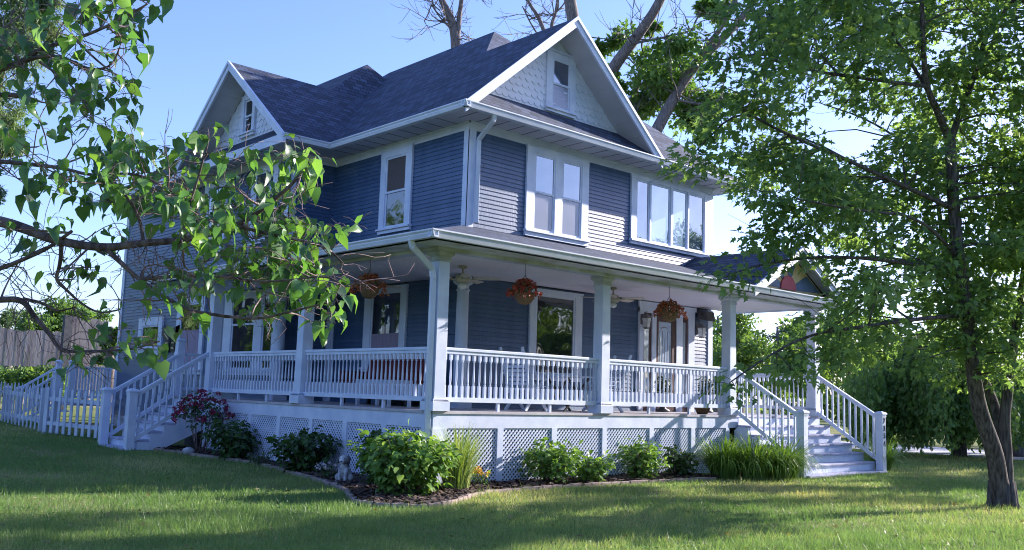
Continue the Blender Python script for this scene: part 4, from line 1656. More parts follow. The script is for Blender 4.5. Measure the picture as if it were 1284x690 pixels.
def S(f, l, z):
    return Vector((sx, sy, 0.19)) + dd * f + Vector((-dd.y, dd.x, 0)) * l + Vector((0, 0, z))


mb.ball(S(0.0, 0, 0.14), 0.12, 0.12, 0.15, 14, 9, 0.02)
mb.ball(S(0.05, 0, 0.22), 0.09, 0.09, 0.14, 14, 9, 0.02)
for l in (-0.055, 0.055):
    mb.tube([S(0.09, l, 0.26), S(0.12, l, 0.12), S(0.12, l, 0.02), S(0.17, l, 0.012)], [0.042, 0.034, 0.032, 0.03], 8)
    mb.ball(S(0.02, l * 2.0, 0.08), 0.07, 0.07, 0.08, 10, 7)
    mb.tube([S(0.05, l * 2.1, 0.03), S(0.15, l * 2.0, 0.02)], [0.034, 0.028], 8)
mb.ball(S(0.10, 0, 0.41), 0.088, 0.088, 0.085, 14, 9, 0.015)
mb.tube([S(0.13, 0, 0.40), S(0.19, 0, 0.375), S(0.225, 0, 0.37)], [0.06, 0.047, 0.032], 10)
bd = mb.build('body', M['stone'], t)
mb = MB()
for l in (-1, 1):
    mb.tube([S(0.07, l * 0.065, 0.475), S(0.08, l * 0.10, 0.43), S(0.09, l * 0.10, 0.34)], [0.022, 0.034, 0.016], 8)
mb.tube([S(-0.02, 0, 0.42), S(-0.07, 0, 0.34), S(-0.1, 0, 0.22)], [0.05, 0.06, 0.03], 8)
mb.build('ears', M['stone_dark'], bd)
mb = MB()
mb.ball(S(0.228, 0, 0.385), 0.014, 0.016, 0.012, 8, 6)
for l in (-1, 1):
    mb.ball(S(0.165, l * 0.038, 0.435), 0.011, 0.011, 0.011, 6, 5)
mb.build('nose_and_eyes', M['stone_dark'], bd)
t.scale = (0.78, 0.78, 0.78)
p = ground(236, 568, 0.25)
mb = MB()
random.seed(4)
mb.ball((p[0], p[1], gz(p[0], p[1]) + 0.07), 0.12, 0.09, 0.08, 12, 7, 0.08)
tag(mb.build('rock', M['stone']), 'pale rounded rock under the crimson flowering shrub', 'rock')

# ================================================================== VEGETATION
def norm(a):
    return a / np.maximum(np.linalg.norm(a, axis=-1, keepdims=True), 1e-9)


SHAPES = {}
# 2 triangles folded on the midrib
SHAPES['oval'] = (np.array([(0, 0, 0), (0.45, 0.30, 0.06), (1, 0, -0.05), (0.45, -0.30, 0.06)]), [(0, 2, 1), (0, 3, 2)])
SHAPES['narrow'] = (np.array([(0, 0, 0), (0.45, 0.11, 0.02), (1, 0, -0.08), (0.45, -0.11, 0.02)]), [(0, 2, 1), (0, 3, 2)])
SHAPES['blade'] = (np.array([(0, -0.5, 0), (0, 0.5, 0), (1, 0, 0)]), [(0, 1, 2)])
_mo = [(0.0, 0.03), (0.10, 0.27), (0.34, 0.20), (0.44, 0.50), (0.56, 0.16), (0.78, 0.13)]
_mv = [(0.36, 0, 0)] + [(x, y, 0.10 * y) for x, y in _mo] + [(1, 0, -0.10)] + [(x, -y, 0.10 * y) for x, y in reversed(_mo)]
SHAPES['maple'] = (np.array(_mv), [(0, k, k + 1) for k in range(1, 13)] + [(0, 13, 1)])
_mid = [(0, 0, 0), (0.3, 0, 0.02), (0.62, 0, -0.03), (1.0, 0, -0.22)]
_sd = [(-0.08, 0.22, 0.05), (0.18, 0.42, 0.13), (0.55, 0.30, 0.07)]
_hv = _mid + _sd + [(x, -y, z) for x, y, z in _sd]
SHAPES['heart'] = (np.array(_hv), [(0, 1, 5, 4), (1, 2, 6, 5), (2, 3, 6), (0, 7, 8, 1), (1, 8, 9, 2), (2, 9, 3)])


def scatter(name, P, D, U, S, shape, mat, parent=None, rnd=None, width=1.0, base=None, smooth=False, curl=None):
    """N leaves as ONE mesh: leaf k starts at P[k], points along D[k], faces U[k], is S[k] long."""
    V, F = SHAPES[shape]
    n, kv = len(P), len(V)
    base = np.array(wloc(parent) if base is None else base)
    D = norm(D)
    side = norm(np.cross(U, D))
    up = np.cross(D, side)
    w = width if hasattr(width, '__len__') else np.full(n, width)
    co = (P - base)[:, None, :] + S[:, None, None] * (V[None, :, 0, None] * D[:, None, :] + (V[None, :, 1, None] * w[:, None, None]) * side[:, None, :] + (V[None, :, 2, None] * (1.0 if curl is None else curl[:, None, None])) * up[:, None, :])
    co = co.reshape(-1, 3).astype(np.float32)
    lens = np.array([len(f) for f in F], dtype=np.int32)
    flat = np.array([i for f in F for i in f], dtype=np.int32)
    loops = (flat[None, :] + (np.arange(n, dtype=np.int32) * kv)[:, None]).reshape(-1)
    tot = np.tile(lens, n)
    start = np.concatenate([[0], np.cumsum(tot)[:-1]]).astype(np.int32)
    me = bpy.data.meshes.new(name)
    me.vertices.add(len(co))
    me.vertices.foreach_set('co', co.reshape(-1))
    me.loops.add(len(loops))
    me.loops.foreach_set('vertex_index', loops.astype(np.int32))
    me.polygons.add(len(tot))
    me.polygons.foreach_set('loop_start', start)
    if smooth:
        me.polygons.foreach_set('use_smooth', np.ones(len(tot), dtype=bool))
    me.update(calc_edges=True)
    if rnd is None:
        rnd = rng.random(n)
    at = me.attributes.new('rnd', 'FLOAT', 'FACE')
    at.data.foreach_set('value', np.repeat(np.clip(rnd, 0, 1), len(F)).astype(np.float32))
    me.materials.append(mat)
    o = bpy.data.objects.new(name, me)
    col.objects.link(o)
    if parent is not None:
        o.parent = parent
    elif base is not None:
        o.location = tuple(base)
    return o


def unit(n):
    return norm(rng.normal(size=(n, 3)))


def pad(c, rx, ry, rz, n):
    """n points in a soft ellipsoid."""
    p = norm(rng.normal(size=(n, 3))) * (rng.random((n, 1)) ** 0.45)
    return np.asarray(c)[None, :] + p * np.array([rx, ry, rz])


M['maple_leaf'] = leaf_mat('maple_leaf', (0.066, 0.124, 0.052), (0.110, 0.190, 0.070), (0.18, 0.28, 0.095), trans=0.56, tint=(1.25, 1.2, 0.6))
M['far_leaf'] = leaf_mat('background_leaf', (0.05, 0.10, 0.03), (0.085, 0.155, 0.045), (0.14, 0.22, 0.06), trans=0.42)
M['lit_leaf'] = leaf_mat('yellow_green_leaf', (0.06, 0.12, 0.035), (0.10, 0.18, 0.05), (0.16, 0.25, 0.075), trans=0.45, tint=(1.1, 1.15, 0.5))
M['dark_leaf'] = leaf_mat('dark_leaf', (0.075, 0.14, 0.055), (0.115, 0.20, 0.075), (0.17, 0.27, 0.10), trans=0.55)
M['willow_leaf'] = leaf_mat('grey_green_leaf', (0.06, 0.10, 0.055), (0.10, 0.16, 0.08), (0.17, 0.24, 0.12), trans=0.35)
M['heart_leaf'] = leaf_mat('large_heart_leaf', (0.032, 0.080, 0.036), (0.064, 0.150, 0.048), (0.15, 0.265, 0.075), trans=0.46, rough=0.38, spec=0.8, tint=(1.25, 1.3, 0.45))
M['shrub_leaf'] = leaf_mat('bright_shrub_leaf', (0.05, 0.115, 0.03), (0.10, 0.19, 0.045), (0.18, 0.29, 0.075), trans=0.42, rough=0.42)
M['shade_leaf'] = leaf_mat('shaded_shrub_leaf', (0.022, 0.050, 0.018), (0.036, 0.075, 0.024), (0.055, 0.11, 0.032), trans=0.3, rough=0.35)  # darker copy of the shrub leaf, shade put into its colour
M['blade_leaf'] = leaf_mat('long_strap_leaf', (0.05, 0.11, 0.022), (0.09, 0.17, 0.035), (0.17, 0.27, 0.06), trans=0.35, rough=0.4)
M['straw_leaf'] = leaf_mat('pale_grass_plume', (0.10, 0.17, 0.04), (0.18, 0.27, 0.08), (0.38, 0.40, 0.18), trans=0.35)
M['grass_blade'] = leaf_mat('grass_blade', (0.090, 0.165, 0.058), (0.165, 0.235, 0.090), (0.34, 0.31, 0.175), trans=0.45, tint=(1.2, 1.2, 0.6))


def curve(a, b, sag=0.0, wob=0.0, n=6):
    a, b = np.asarray(a, float), np.asarray(b, float)
    L = np.linalg.norm(b - a)
    w = rng.normal(size=3) * wob * L
    out = []
    for k in range(n + 1):
        t = k / n
        p = a + (b - a) * t + w * math.sin(PI * t) + np.array([0, 0, sag * L * math.sin(PI * t)])
        out.append(p)
    return out


def limb(mb, pts, r0, r1, seg=8, sub=2):
    """A tapered limb along a smoothed polyline; returns its sample points."""
    q = smooth_pts(pts, sub)
    n = len(q)
    rad = [r0 + (r1 - r0) * (k / (n - 1)) ** 0.8 for k in range(n)]
    mb.tube(q, rad, seg)
    return q, rad


# ------------------------------------------------------------------ the maple on the lawn at the right
rng = np.random.default_rng(101)
random.seed(101)
D0 = 13.15
base = W(1258, 655, D0)
while base[2] > 0.15:
    D0 += 0.02
    base = W(1258, 655, D0)
maple = thing('maple_tree', 'forked maple with dark trunk and spreading leafy crown on the lawn right of the steps', 'tree', (base[0], base[1], 0.15))
mb = MB()
SK = []


def mlimb(px, r0, r1, seg=8):
    pts = [W(u, v, D0 + d) for u, v, d in px]
    q, rad = limb(mb, pts, r0, r1, seg)
    SK.extend([(p, r) for p, r in zip(q, rad)])


mlimb([(1259, 668, 0), (1256, 640, 0), (1252, 600, 0), (1247, 566, -0.05), (1231, 524, -0.1), (1222, 485, -0.15), (1214, 400, -0.2), (1198, 300, -0.2), (1191, 175, -0.1)], 0.152, 0.070, 14)
mlimb([(1262, 660, 0.05), (1262, 620, 0.05), (1262, 590, 0.1), (1261, 560, 0.15), (1259, 524, 0.2), (1264, 490, 0.25), (1269, 440, 0.3), (1284, 350, 0.5), (1302, 230, 0.8), (1310, 80, 1.0), (1330, -120, 1.2)], 0.110, 0.04, 12)
mlimb([(1256, 555, 0.25), (1250, 514, 0.4), (1236, 480, 0.7), (1222, 440, 1.0), (1205, 380, 1.5), (1180, 300, 2.0), (1170, 180, 2.4)], 0.085, 0.03)
for k in range(9):        # root flare
    a = 2 * PI * k / 9 + 0.3
    c, s = math.cos(a), math.sin(a)
    mb.tube([(base[0] + c * 0.10, base[1] + s * 0.10, 0.52), (base[0] + c * 0.15, base[1] + s * 0.15, 0.22), (base[0] + c * 0.24, base[1] + s * 0.24, 0.10)], [0.08, 0.06, 0.03], 7)
mlimb([(1191, 178, -0.1), (1176, 140, -0.3), (1161, 110, -0.5), (1157, 50, -0.7), (1156, 0, -0.8), (1150, -120, -1.0)], 0.062, 0.02)
mlimb([(1191, 178, -0.1), (1205, 140, 0), (1222, 96, 0.1), (1239, 35, 0.3), (1274, 0, 0.5), (1300, -60, 0.6)], 0.058, 0.02)
mlimb([(1160, 108, -0.5), (1109, 102, -0.9), (1013, 89, -1.2), (950, 70, -1.3), (905, 75, -1.4)], 0.032, 0.008)
mlimb([(1196, 262, -0.2), (1126, 230, -0.8), (1061, 200, -1.1), (978, 165, -1.4), (926, 135, -1.5), (872, 190, -1.6)], 0.040, 0.008)
mlimb([(1161, 110, -0.5), (1126, 52, -0.2), (1087, 0, 0.2), (1050, -60, 0.4)], 0.03, 0.01)
mlimb([(1203, 340, -0.2), (1140, 330, -0.9), (1040, 320, -1.5), (960, 330, -1.8), (912, 345, -1.9)], 0.034, 0.007)
mlimb([(1212, 395, -0.2), (1150, 400, -1.0), (1080, 410, -1.5), (1010, 420, -1.9), (950, 455, -2.1), (915, 480, -2.2)], 0.034, 0.007)
mlimb([(1200, 320, -0.2), (1150, 270, -1.2), (1080, 265, -2.0), (1000, 250, -2.4)], 0.03, 0.008)
mlimb([(1275, 400, 0.4), (1330, 330, 0.2), (1400, 280, -0.2), (1460, 200, -0.4)], 0.05, 0.01)
mlimb([(1205, 360, -0.2), (1160, 330, 0.9), (1090, 320, 1.8), (1020, 330, 2.3)], 0.035, 0.008)
mlimb([(1195, 230, -0.1), (1150, 190, 1.1), (1090, 150, 1.9), (1030, 130, 2.4)], 0.033, 0.008)
trunk = mb.build('trunk', M['bark'], maple)
skp = np.array([p for p, r in SK])
skr = np.array([r for p, r in SK])

lb = [(-300, 1060), (-120, 960), (0, 912), (60, 905), (110, 900), (170, 868), (205, 872), (225, 925), (290, 918), (335, 905), (352, 930), (385, 1030), (410, 985), (440, 930), (470, 905), (490, 915)]


def left_edge(v):
    return np.interp(v, [p[0] for p in lb], [p[1] for p in lb])


clumps = []
while len(clumps) < 385:
    v = random.uniform(-280, 478)
    u = random.uniform(868, 1560)
    d = random.gauss(0, 1.5)
    if (d < -0.9 and u > 1120) or u < left_edge(v) + 12 or (u > 1330 and v > 220):
        continue
    if (u < 1000 and 235 < v < 306) or (u < 1045 and 306 <= v < 440):
        continue
    if v > 250 and u < 1150 and random.random() < 0.45:
        continue
    if u > 1000 and v > 450 and random.random() < 0.7:
        continue
    # a rounded crown: thin towards its outline
    ex, ey = (u - 1215) / 350, (v - 120) / 390
    if ex * ex + ey * ey + (d / 4.2) ** 2 > 1.0:
        continue
    if u < 1120 and v < 260 and random.random() < 0.25:
        continue
    # sky holes
    n_ = math.sin(u * 0.021 + 1.3) * math.sin(v * 0.027 + 0.4) + 0.5 * math.sin(u * 0.047 + v * 0.038)
    if n_ > 0.52 and u < 1190 and v < 260:
        continue
    clumps.append((u, v, D0 + d))
for u, v, d in [(885, 195, -1.6), (868, 205, -1.7), (905, 75, -1.4), (915, 340, -1.9), (922, 352, -1.9), (922, 486, -2.2), (975, 460, -2),
                (930, 15, -1), (950, 45, -1.2), (925, 115, -1.5), (905, 150, -1.6), (925, 345, -1.9), (1000, 318, -1.8), (1040, 405, -1.7), (965, 300, -1.8), (1000, 285, -1.8), (985, 262, -2.0),
                (960, 245, -2.2), (980, 205, -1.4), (1000, 470, -2), (1025, 455, -1.8), (1050, 440, -1.6)]:
    clumps.append((u, v, D0 + d))
for k in range(42):
    clumps.append((random.uniform(1205, 1325), random.uniform(190, 445), D0 + random.uniform(-0.4, 1.8)))
mb = MB()
LP, LD, LU, LS, LR = [], [], [], [], []
for u, v, d in clumps:
    c = W(u, v, d)
    dist = np.linalg.norm(skp - c, axis=1) + np.where(skp[:, 2] > c[2] + 0.3, 0.8, 0.0)
    k = int(np.argmin(dist))
    a = skp[k]
    mid = curve(a, c, sag=0.06, wob=0.07, n=5)
    r0 = min(0.016, skr[k] * 0.7)
    mb.tube(mid, [r0 + (0.003 - r0) * i / 5 for i in range(6)], 4, cap=False)
    out = norm(c - np.array([base[0], base[1], c[2] - 0.5]))
    for j in range(3):
        e = c + out * random.uniform(0.1, 0.4) + rng.normal(size=3) * np.array([0.28, 0.28, 0.14])
        mb.tube(curve(mid[4], e, sag=0.03, wob=0.08, n=3), [0.004, 0.004, 0.003, 0.002], 3, cap=False)
    n = int(random.uniform(80, 150) * (0.45 if (v > 400 and u < 1040) else 0.28 if (v > 325 and u < 960) else 1.0))
    p = pad(c, 0.44, 0.44, 0.23, n)
    dd = norm(p - c) * 0.5 + out * 0.5 + rng.normal(size=(n, 3)) * 0.45 + np.array([0, 0, -0.55])
    uu = np.array([0, 0, 1.0]) + rng.normal(size=(n, 3)) * 0.55
    LP.append(p); LD.append(dd); LU.append(uu)
    LS.append(rng.uniform(0.07, 0.145, n))
    LR.append(np.clip(rng.normal(0.5, 0.25, n) + random.uniform(-0.15, 0.15), 0, 1))
mb.build('twigs', M['bark'], maple)
scatter('crown', np.vstack(LP), np.vstack(LD), np.vstack(LU), np.concatenate(LS), 'maple', M['maple_leaf'], maple, np.concatenate(LR))


# ------------------------------------------------------------------ the big-leaved tree reaching in from the left
rng = np.random.default_rng(55)
random.seed(55)
tb = W(-330, 600, 6.2)
cat = thing('catalpa_tree', 'big heart-leaved tree reaching its crooked branches in from the left in front of the house', 'tree', (tb[0], tb[1], 0.17))
mb = MB()
BR = []


def blimb(px, r0, r1, seg=8, keep=True):
    pts = [W(u, v, d) for u, v, d in px]
    q, rad = limb(mb, pts, r0, r1, seg, 3)
    if keep:
        BR.extend(zip(q, rad))
    return q


blimb([(-330, 830, 6.2), (-325, 600, 6.2), (-310, 420, 6.2), (-290, 300, 6.2), (-300, 100, 6.3), (-290, -150, 6.4)], 0.20, 0.11, 12)
blimb([(-295, 330, 6.2), (-180, 290, 6.1), (-60, 270, 6.0), (0, 277, 5.95), (35, 288, 5.9), (72, 303, 5.9), (133, 312, 5.85), (174, 305, 5.8), (230, 302, 5.8), (300, 284, 5.75), (342, 252, 5.7), (373, 226, 5.7), (386, 190, 5.7)], 0.052, 0.006, 10)
blimb([(133, 312, 5.85), (150, 328, 5.8), (171, 348, 5.8), (209, 375, 5.75), (240, 390, 5.7), (275, 396, 5.7), (323, 401, 5.65), (360, 392, 5.6), (410, 380, 5.6)], 0.019, 0.005)
blimb([(174, 350, 5.8), (205, 348, 5.75), (240, 344, 5.7), (287, 347, 5.7), (322, 354, 5.6), (362, 352, 5.6), (410, 345, 5.55), (432, 360, 5.5)], 0.014, 0.004)
blimb([(-290, 380, 6.2), (-120, 380, 6.3), (0, 376, 6.2), (29, 375, 6.2), (43, 398, 6.15), (62, 418, 6.1), (75, 440, 6.1), (93, 441, 6.0), (160, 440, 5.9), (200, 428, 5.9)], 0.030, 0.005)
blimb([(77, 306, 5.9), (76, 330, 5.9), (69, 352, 5.95), (82, 362, 5.9), (100, 380, 5.9), (125, 394, 5.85), (151, 388, 5.8)], 0.016, 0.004)
blimb([(29, 375, 6.2), (55, 380, 6.2), (70, 392, 6.2), (95, 385, 6.3)], 0.014, 0.004)
blimb([(-290, 170, 6.3), (-140, 110, 6.2), (-40, 100, 6.1), (30, 78, 6.05), (49, 61, 6.0), (97, 49, 6.0), (146, 28, 5.95), (185, 5, 5.9)], 0.030, 0.005)
blimb([(20, 82, 6.05), (45, 71, 6.0), (77, 70, 6.0), (110, 88, 5.95), (140, 85, 5.95), (150, 60, 5.9)], 0.018, 0.004)
blimb([(-140, 130, 6.2), (-60, 125, 6.3), (0, 118, 6.3), (35, 121, 6.3)], 0.025, 0.014)
blimb([(97, 52, 6.0), (120, 75, 5.95), (150, 98, 5.9), (168, 105, 5.9)], 0.010, 0.003)
blimb([(50, 78, 6.0), (75, 95, 6.0), (95, 112, 5.95), (118, 150, 5.9)], 0.010, 0.003)
blimb([(-170, 220, 6.1), (-60, 205, 6.0), (0, 202, 6.0), (35, 206, 6.0), (75, 210, 5.95), (120, 222, 5.9), (170, 215, 5.9), (215, 240, 5.85)], 0.022, 0.005)
blimb([(-60, 345, 6.0), (0, 338, 6.0), (30, 325, 5.95), (60, 312, 5.9), (90, 290, 5.85)], 0.02, 0.01)
blimb([(230, 302, 5.8), (232, 270, 5.75), (245, 235, 5.7), (255, 200, 5.7)], 0.014, 0.005)
blimb([(180, 305, 5.8), (175, 270, 5.85), (150, 235, 5.85), (138, 190, 5.9)], 0.014, 0.005)
blimb([(300, 284, 5.75), (330, 292, 5.7), (370, 300, 5.6), (410, 310, 5.55), (430, 330, 5.5)], 0.013, 0.005)
brp = np.array([p for p, r in BR])
brr = np.array([r for p, r in BR])
tw = MB()
LP, LD, LU, LS, LR = [], [], [], [], []
# leafy shoots: (u, v, spread, leaves)
shoots = [(100, 10, 30, 20), (140, 8, 32, 24), (170, 14, 30, 22), (190, 25, 18, 9), (75, 30, 25, 10), (150, 45, 26, 13), (168, 60, 14, 5),
          (30, 90, 35, 22), (65, 80, 30, 16), (100, 85, 28, 16), (130, 95, 24, 13), (150, 108, 18, 9), (165, 125, 13, 4), (10, 60, 35, 16), (50, 120, 22, 6), (5, 20, 40, 18), (88, 120, 14, 4),
          (105, 125, 14, 4), (110, 150, 22, 9), (135, 155, 24, 11), (95, 175, 26, 12), (120, 185, 28, 16), (150, 195, 28, 16), (60, 190, 35, 14), (20, 185, 40, 14), (180, 190, 22, 9),
          (30, 230, 40, 18), (80, 225, 40, 22), (130, 225, 38, 26), (175, 225, 38, 28), (215, 215, 38, 30), (255, 195, 30, 24), (240, 240, 42, 34), (285, 225, 36, 22), (200, 262, 45, 34), (150, 262, 42, 22),
          (250, 275, 48, 38), (300, 265, 40, 34), (330, 235, 34, 24), (365, 205, 28, 18), (385, 185, 18, 9), (395, 215, 20, 11), (352, 262, 38, 30), (385, 270, 32, 22), (320, 300, 44, 36), (270, 318, 42, 26),
          (365, 305, 40, 32), (400, 300, 24, 13), (405, 340, 34, 26), (425, 355, 22, 14), (350, 340, 40, 30), (385, 375, 34, 24), (415, 395, 18, 9), (300, 345, 40, 22), (330, 375, 32, 12), (250, 352, 36, 15),
          (210, 330, 36, 14), (180, 375, 28, 8), (120, 290, 34, 10), (95, 350, 28, 9), (110, 335, 25, 8), (40, 300, 28, 4), (150, 425, 26, 9), (185, 420, 28, 10), (200, 435, 18, 6), (110, 445, 22, 5), (95, 462, 16, 4), (220, 400, 30, 7), (405, 415, 12, 3), (60, 345, 20, 3), (15, 290, 30, 5)]
for u, v, sp, n in shoots:
    dep = 5.85 + random.uniform(-0.55, 0.75)
    c = W(u, v, dep)
    rw = sp / CAM_F * dep
    k = int(np.argmin(np.linalg.norm(brp - c, axis=1)))
    mid = curve(brp[k], c, sag=-0.04, wob=0.10, n=6)
    r0 = min(0.008, brr[k] * 0.8)
    tw.tube(mid, [r0 + (0.0025 - r0) * i / 6 for i in range(7)], 5)
    nt_ = max(2, n // 5)
    tips = []
    for j in range(nt_):
        e = c + rng.normal(size=3) * rw * np.array([0.8, 0.8, 0.7])
        tw.tube(curve(mid[5], e, sag=0.05, wob=0.08, n=4), [0.0032, 0.003, 0.0026, 0.0022, 0.0018], 4)
        tips.append((np.array(mid[5]), e))
    for j in range(int(n * 1.28)):
        a, e = tips[j % nt_]
        f = random.uniform(0.45, 1.05)
        p0 = a + (e - a) * f + rng.normal(size=3) * rw * 0.22
        pet = norm(rng.normal(size=3) * np.array([1, 1, 0.4]) + np.array([0, 0, -0.05])) * random.uniform(0.04, 0.09)
        p1 = p0 + pet
        tw.tube([p0, p0 + pet * 0.5 + np.array([0, 0, 0.008]), p1], 0.0016, 3, cap=False)
        dd = norm(pet) * 0.7 + np.array([0, 0, -1.0]) + rng.normal(size=3) * 0.42
        uu = norm(pet) * 0.8 + np.array([0, 0, 0.9]) + rng.normal(size=3) * 0.55
        LP.append(p1); LD.append(dd); LU.append(uu)
        LS.append(random.uniform(0.05, 0.13) * (1.0 if random.random() < 0.65 else 0.55))
        LR.append(np.clip(random.gauss(0.5, 0.27), 0, 1))
for k in range(230):       # bare curling twigs
    b = brp[random.randrange(len(brp))]
    L = random.uniform(0.15, 0.55)
    d = norm(rng.normal(size=3) + np.array([0.25, 0.2, -0.15]))
    p = [b]
    for j in range(6):
        d = norm(d + rng.normal(size=3) * 0.35)
        p.append(p[-1] + d * L / 6)
    tw.tube(p, [0.004, 0.0035, 0.003, 0.0027, 0.0023, 0.002, 0.0015], 4)
    for j in (2, 4):
        d2 = norm(d + rng.normal(size=3) * 0.9)
        tw.tube([p[j], p[j] + d2 * L * 0.2, p[j] + d2 * L * 0.35 + rng.normal(size=3) * 0.02], [0.0022, 0.0018, 0.0012], 3)
mb.build('limbs', M['bark_cat'], cat)
tw.build('twigs', M['twig'], cat)
scatter('crown', np.array(LP), np.array(LD), np.array(LU), np.array(LS), 'heart', M['heart_leaf'], cat, np.array(LR), smooth=True, width=rng.uniform(0.7, 1.15, len(LP)), curl=rng.uniform(0.2, 3.2, len(LP)))


# ------------------------------------------------------------------ trees behind
def bg_tree(name, label, base, trunk_r, limbs, blobs, leaf, mat, bark='bark_grey', shape='oval', per=260, droop=0.3, group=None, twigs=0, cat_='tree', clump=0.42):
    """limbs: list of (points, r0, r1); blobs: (centre, rx, ry, rz, clumps)."""
    t = thing(name, label, cat_, base, group)
    m = MB()
    sk = []
    for pts, r0, r1 in limbs:
        q, rad = limb(m, pts, r0, r1, 8, 2)
        sk.extend(q)
    sk = np.array(sk)
    P, Dv, U, S, Rn = [], [], [], [], []
    tall = 0
    for c, rx, ry, rz, n in blobs:
        for k in range(n):
            cc = pad(c, rx, ry, rz, 1)[0]
            a = sk[int(np.argmin(np.linalg.norm(sk - cc, axis=1)))]
            m.tube(curve(a, cc, sag=0.05, wob=0.06, n=3), [0.035, 0.025, 0.016, 0.008], 4, cap=False)
            pr = clump * min(rx, ry, rz * 1.4) * random.uniform(0.6, 1.25)
            nn = int(per * random.uniform(0.6, 1.3))
            p = pad(cc, pr, pr, pr * 0.62, nn)
            P.append(p)
            Dv.append(norm(p - cc) * 0.7 + rng.normal(size=(nn, 3)) * 0.6 + np.array([0, 0, -droop]))
            U.append(np.array([0, 0, 0.9]) + norm(p - cc) * 0.4 + rng.normal(size=(nn, 3)) * 0.6)
            S.append(rng.uniform(0.7, 1.3, nn) * leaf)
            Rn.append(np.clip(rng.normal(0.5, 0.24, nn) + random.uniform(-0.2, 0.2), 0, 1))
    for k in range(twigs):
        b = sk[random.randrange(len(sk) // 3, len(sk))]
        d = norm(rng.normal(size=3) + np.array([0, 0, 0.5]))
        p = [b]
        L = random.uniform(0.8, 2.4)
        for j in range(5):
            d = norm(d + rng.normal(size=3) * 0.25)
            p.append(p[-1] + d * L / 5)
        m.tube(p, [0.026, 0.021, 0.016, 0.012, 0.009, 0.006], 4)
        for j in (1, 2, 3, 3, 4, 4):
            d2 = norm(d + rng.normal(size=3) * 0.7)
            m.tube([p[j], p[j] + d2 * L * 0.25, p[j] + d2 * L * 0.4 + np.array([0, 0, 0.1])], [0.011, 0.008, 0.005], 3)
    m.build('trunk', M[bark], t)
    if P:
        scatter('crown', np.vstack(P), np.vstack(Dv), np.vstack(U), np.concatenate(S), shape, M[mat], t, np.concatenate(Rn))
    return t


def at_ground(u, d):
    p = W(u, 480, d)
    return np.array([p[0], p[1], 0.12])


rng = np.random.default_rng(77)
random.seed(77)
d = 31.0
g = at_ground(775, d)
bg_tree('leaning_tree', 'tall tree with leaning grey limbs rising behind the roof', g, 0.5,
        [([g, W(770, 380, d), W(765, 250, d), W(758, 190, d)], 0.52, 0.42),
         ([W(762, 210, d), W(730, 90, d), W(718, 20, d), W(708, -40, d), W(690, -140, d)], 0.28, 0.15),
         ([W(758, 195, d), W(752, 120, d), W(770, 82, d - 0.5), W(800, 45, d - 1), W(830, 0, d - 1.3), W(850, -60, d - 1.5)], 0.26, 0.12),
         ([W(770, 300, d), W(800, 210, d - 0.5), W(830, 150, d - 0.8), W(862, 92, d - 1), W(902, 52, d - 1.2), W(930, 25, d - 1.2), W(960, -20, d - 1.2)], 0.26, 0.08),
         ([W(868, 86, d - 1), W(885, 60, d - 1.4), W(905, 35, d - 1.8), W(925, -5, d - 2)], 0.14, 0.05),
         ([W(762, 200, d), W(785, 160, d + 1), W(795, 120, d + 1.5), W(805, 85, d + 2)], 0.24, 0.08),
         ([W(790, 55, d - 1), W(830, 48, d - 1), W(868, 38, d - 1.2)], 0.06, 0.02), ([W(850, 125, d - 1), W(880, 132, d - 1), W(905, 124, d - 1)], 0.05, 0.02)],
        [(W(845, 75, d - 1), 1.1, 1.1, 0.8, 8), (W(770, 100, d), 0.7, 0.7, 0.7, 5), (W(890, 130, d), 0.8, 0.8, 0.5, 5), (W(820, 95, d), 1.25, 1.25, 0.9, 12), (W(775, 55, d + 1), 0.8, 0.8, 0.55, 6), (W(868, 150, d), 0.8, 0.8, 0.6, 6), (W(800, 130, d + 1), 1.0, 1.0, 0.7, 7), (W(850, 110, d + 1), 0.9, 0.9, 0.8, 6),
         (W(905, 12, d - 1), 0.8, 0.8, 0.5, 5), (W(880, 170, d), 0.5, 0.5, 0.35, 3), (W(812, 30, d), 0.5, 0.5, 0.3, 2)],
        0.19, 'lit_leaf', per=170, twigs=70, clump=0.5)
d = 34.0
g = at_ground(570, d)
bg_tree('bare_tree', 'bare forked tree standing behind the left end of the main roof ridge', g, 0.3,
        [([g, W(573, 250, d), W(573, 60, d), W(567, 25, d), W(553, 0, d), W(535, -50, d)], 0.32, 0.06), ([W(573, 50, d), W(576, 20, d), W(580, -10, d), W(590, -60, d)], 0.12, 0.05),
         ([W(569, 40, d), W(562, 30, d), W(556, 28, d), W(540, 5, d)], 0.05, 0.02)], [], 0.2, 'far_leaf', twigs=34)
d = 36.0
g = at_ground(690, d)
bg_tree('bare_tree', 'thin bare tree with fine twigs behind the middle of the roof ridge', g, 0.2,
        [([g, W(690, 250, d), W(688, 60, d), W(678, 25, d), W(660, 0, d), W(650, -40, d)], 0.16, 0.03), ([W(688, 62, d), W(668, 35, d), W(655, 8, d)], 0.05, 0.02),
         ([W(690, 80, d), W(691, 30, d), W(698, 15, d), W(700, -20, d)], 0.10, 0.04), ([W(697, 16, d), W(708, 5, d), W(716, -15, d)], 0.04, 0.02)], [], 0.2, 'far_leaf', twigs=24)

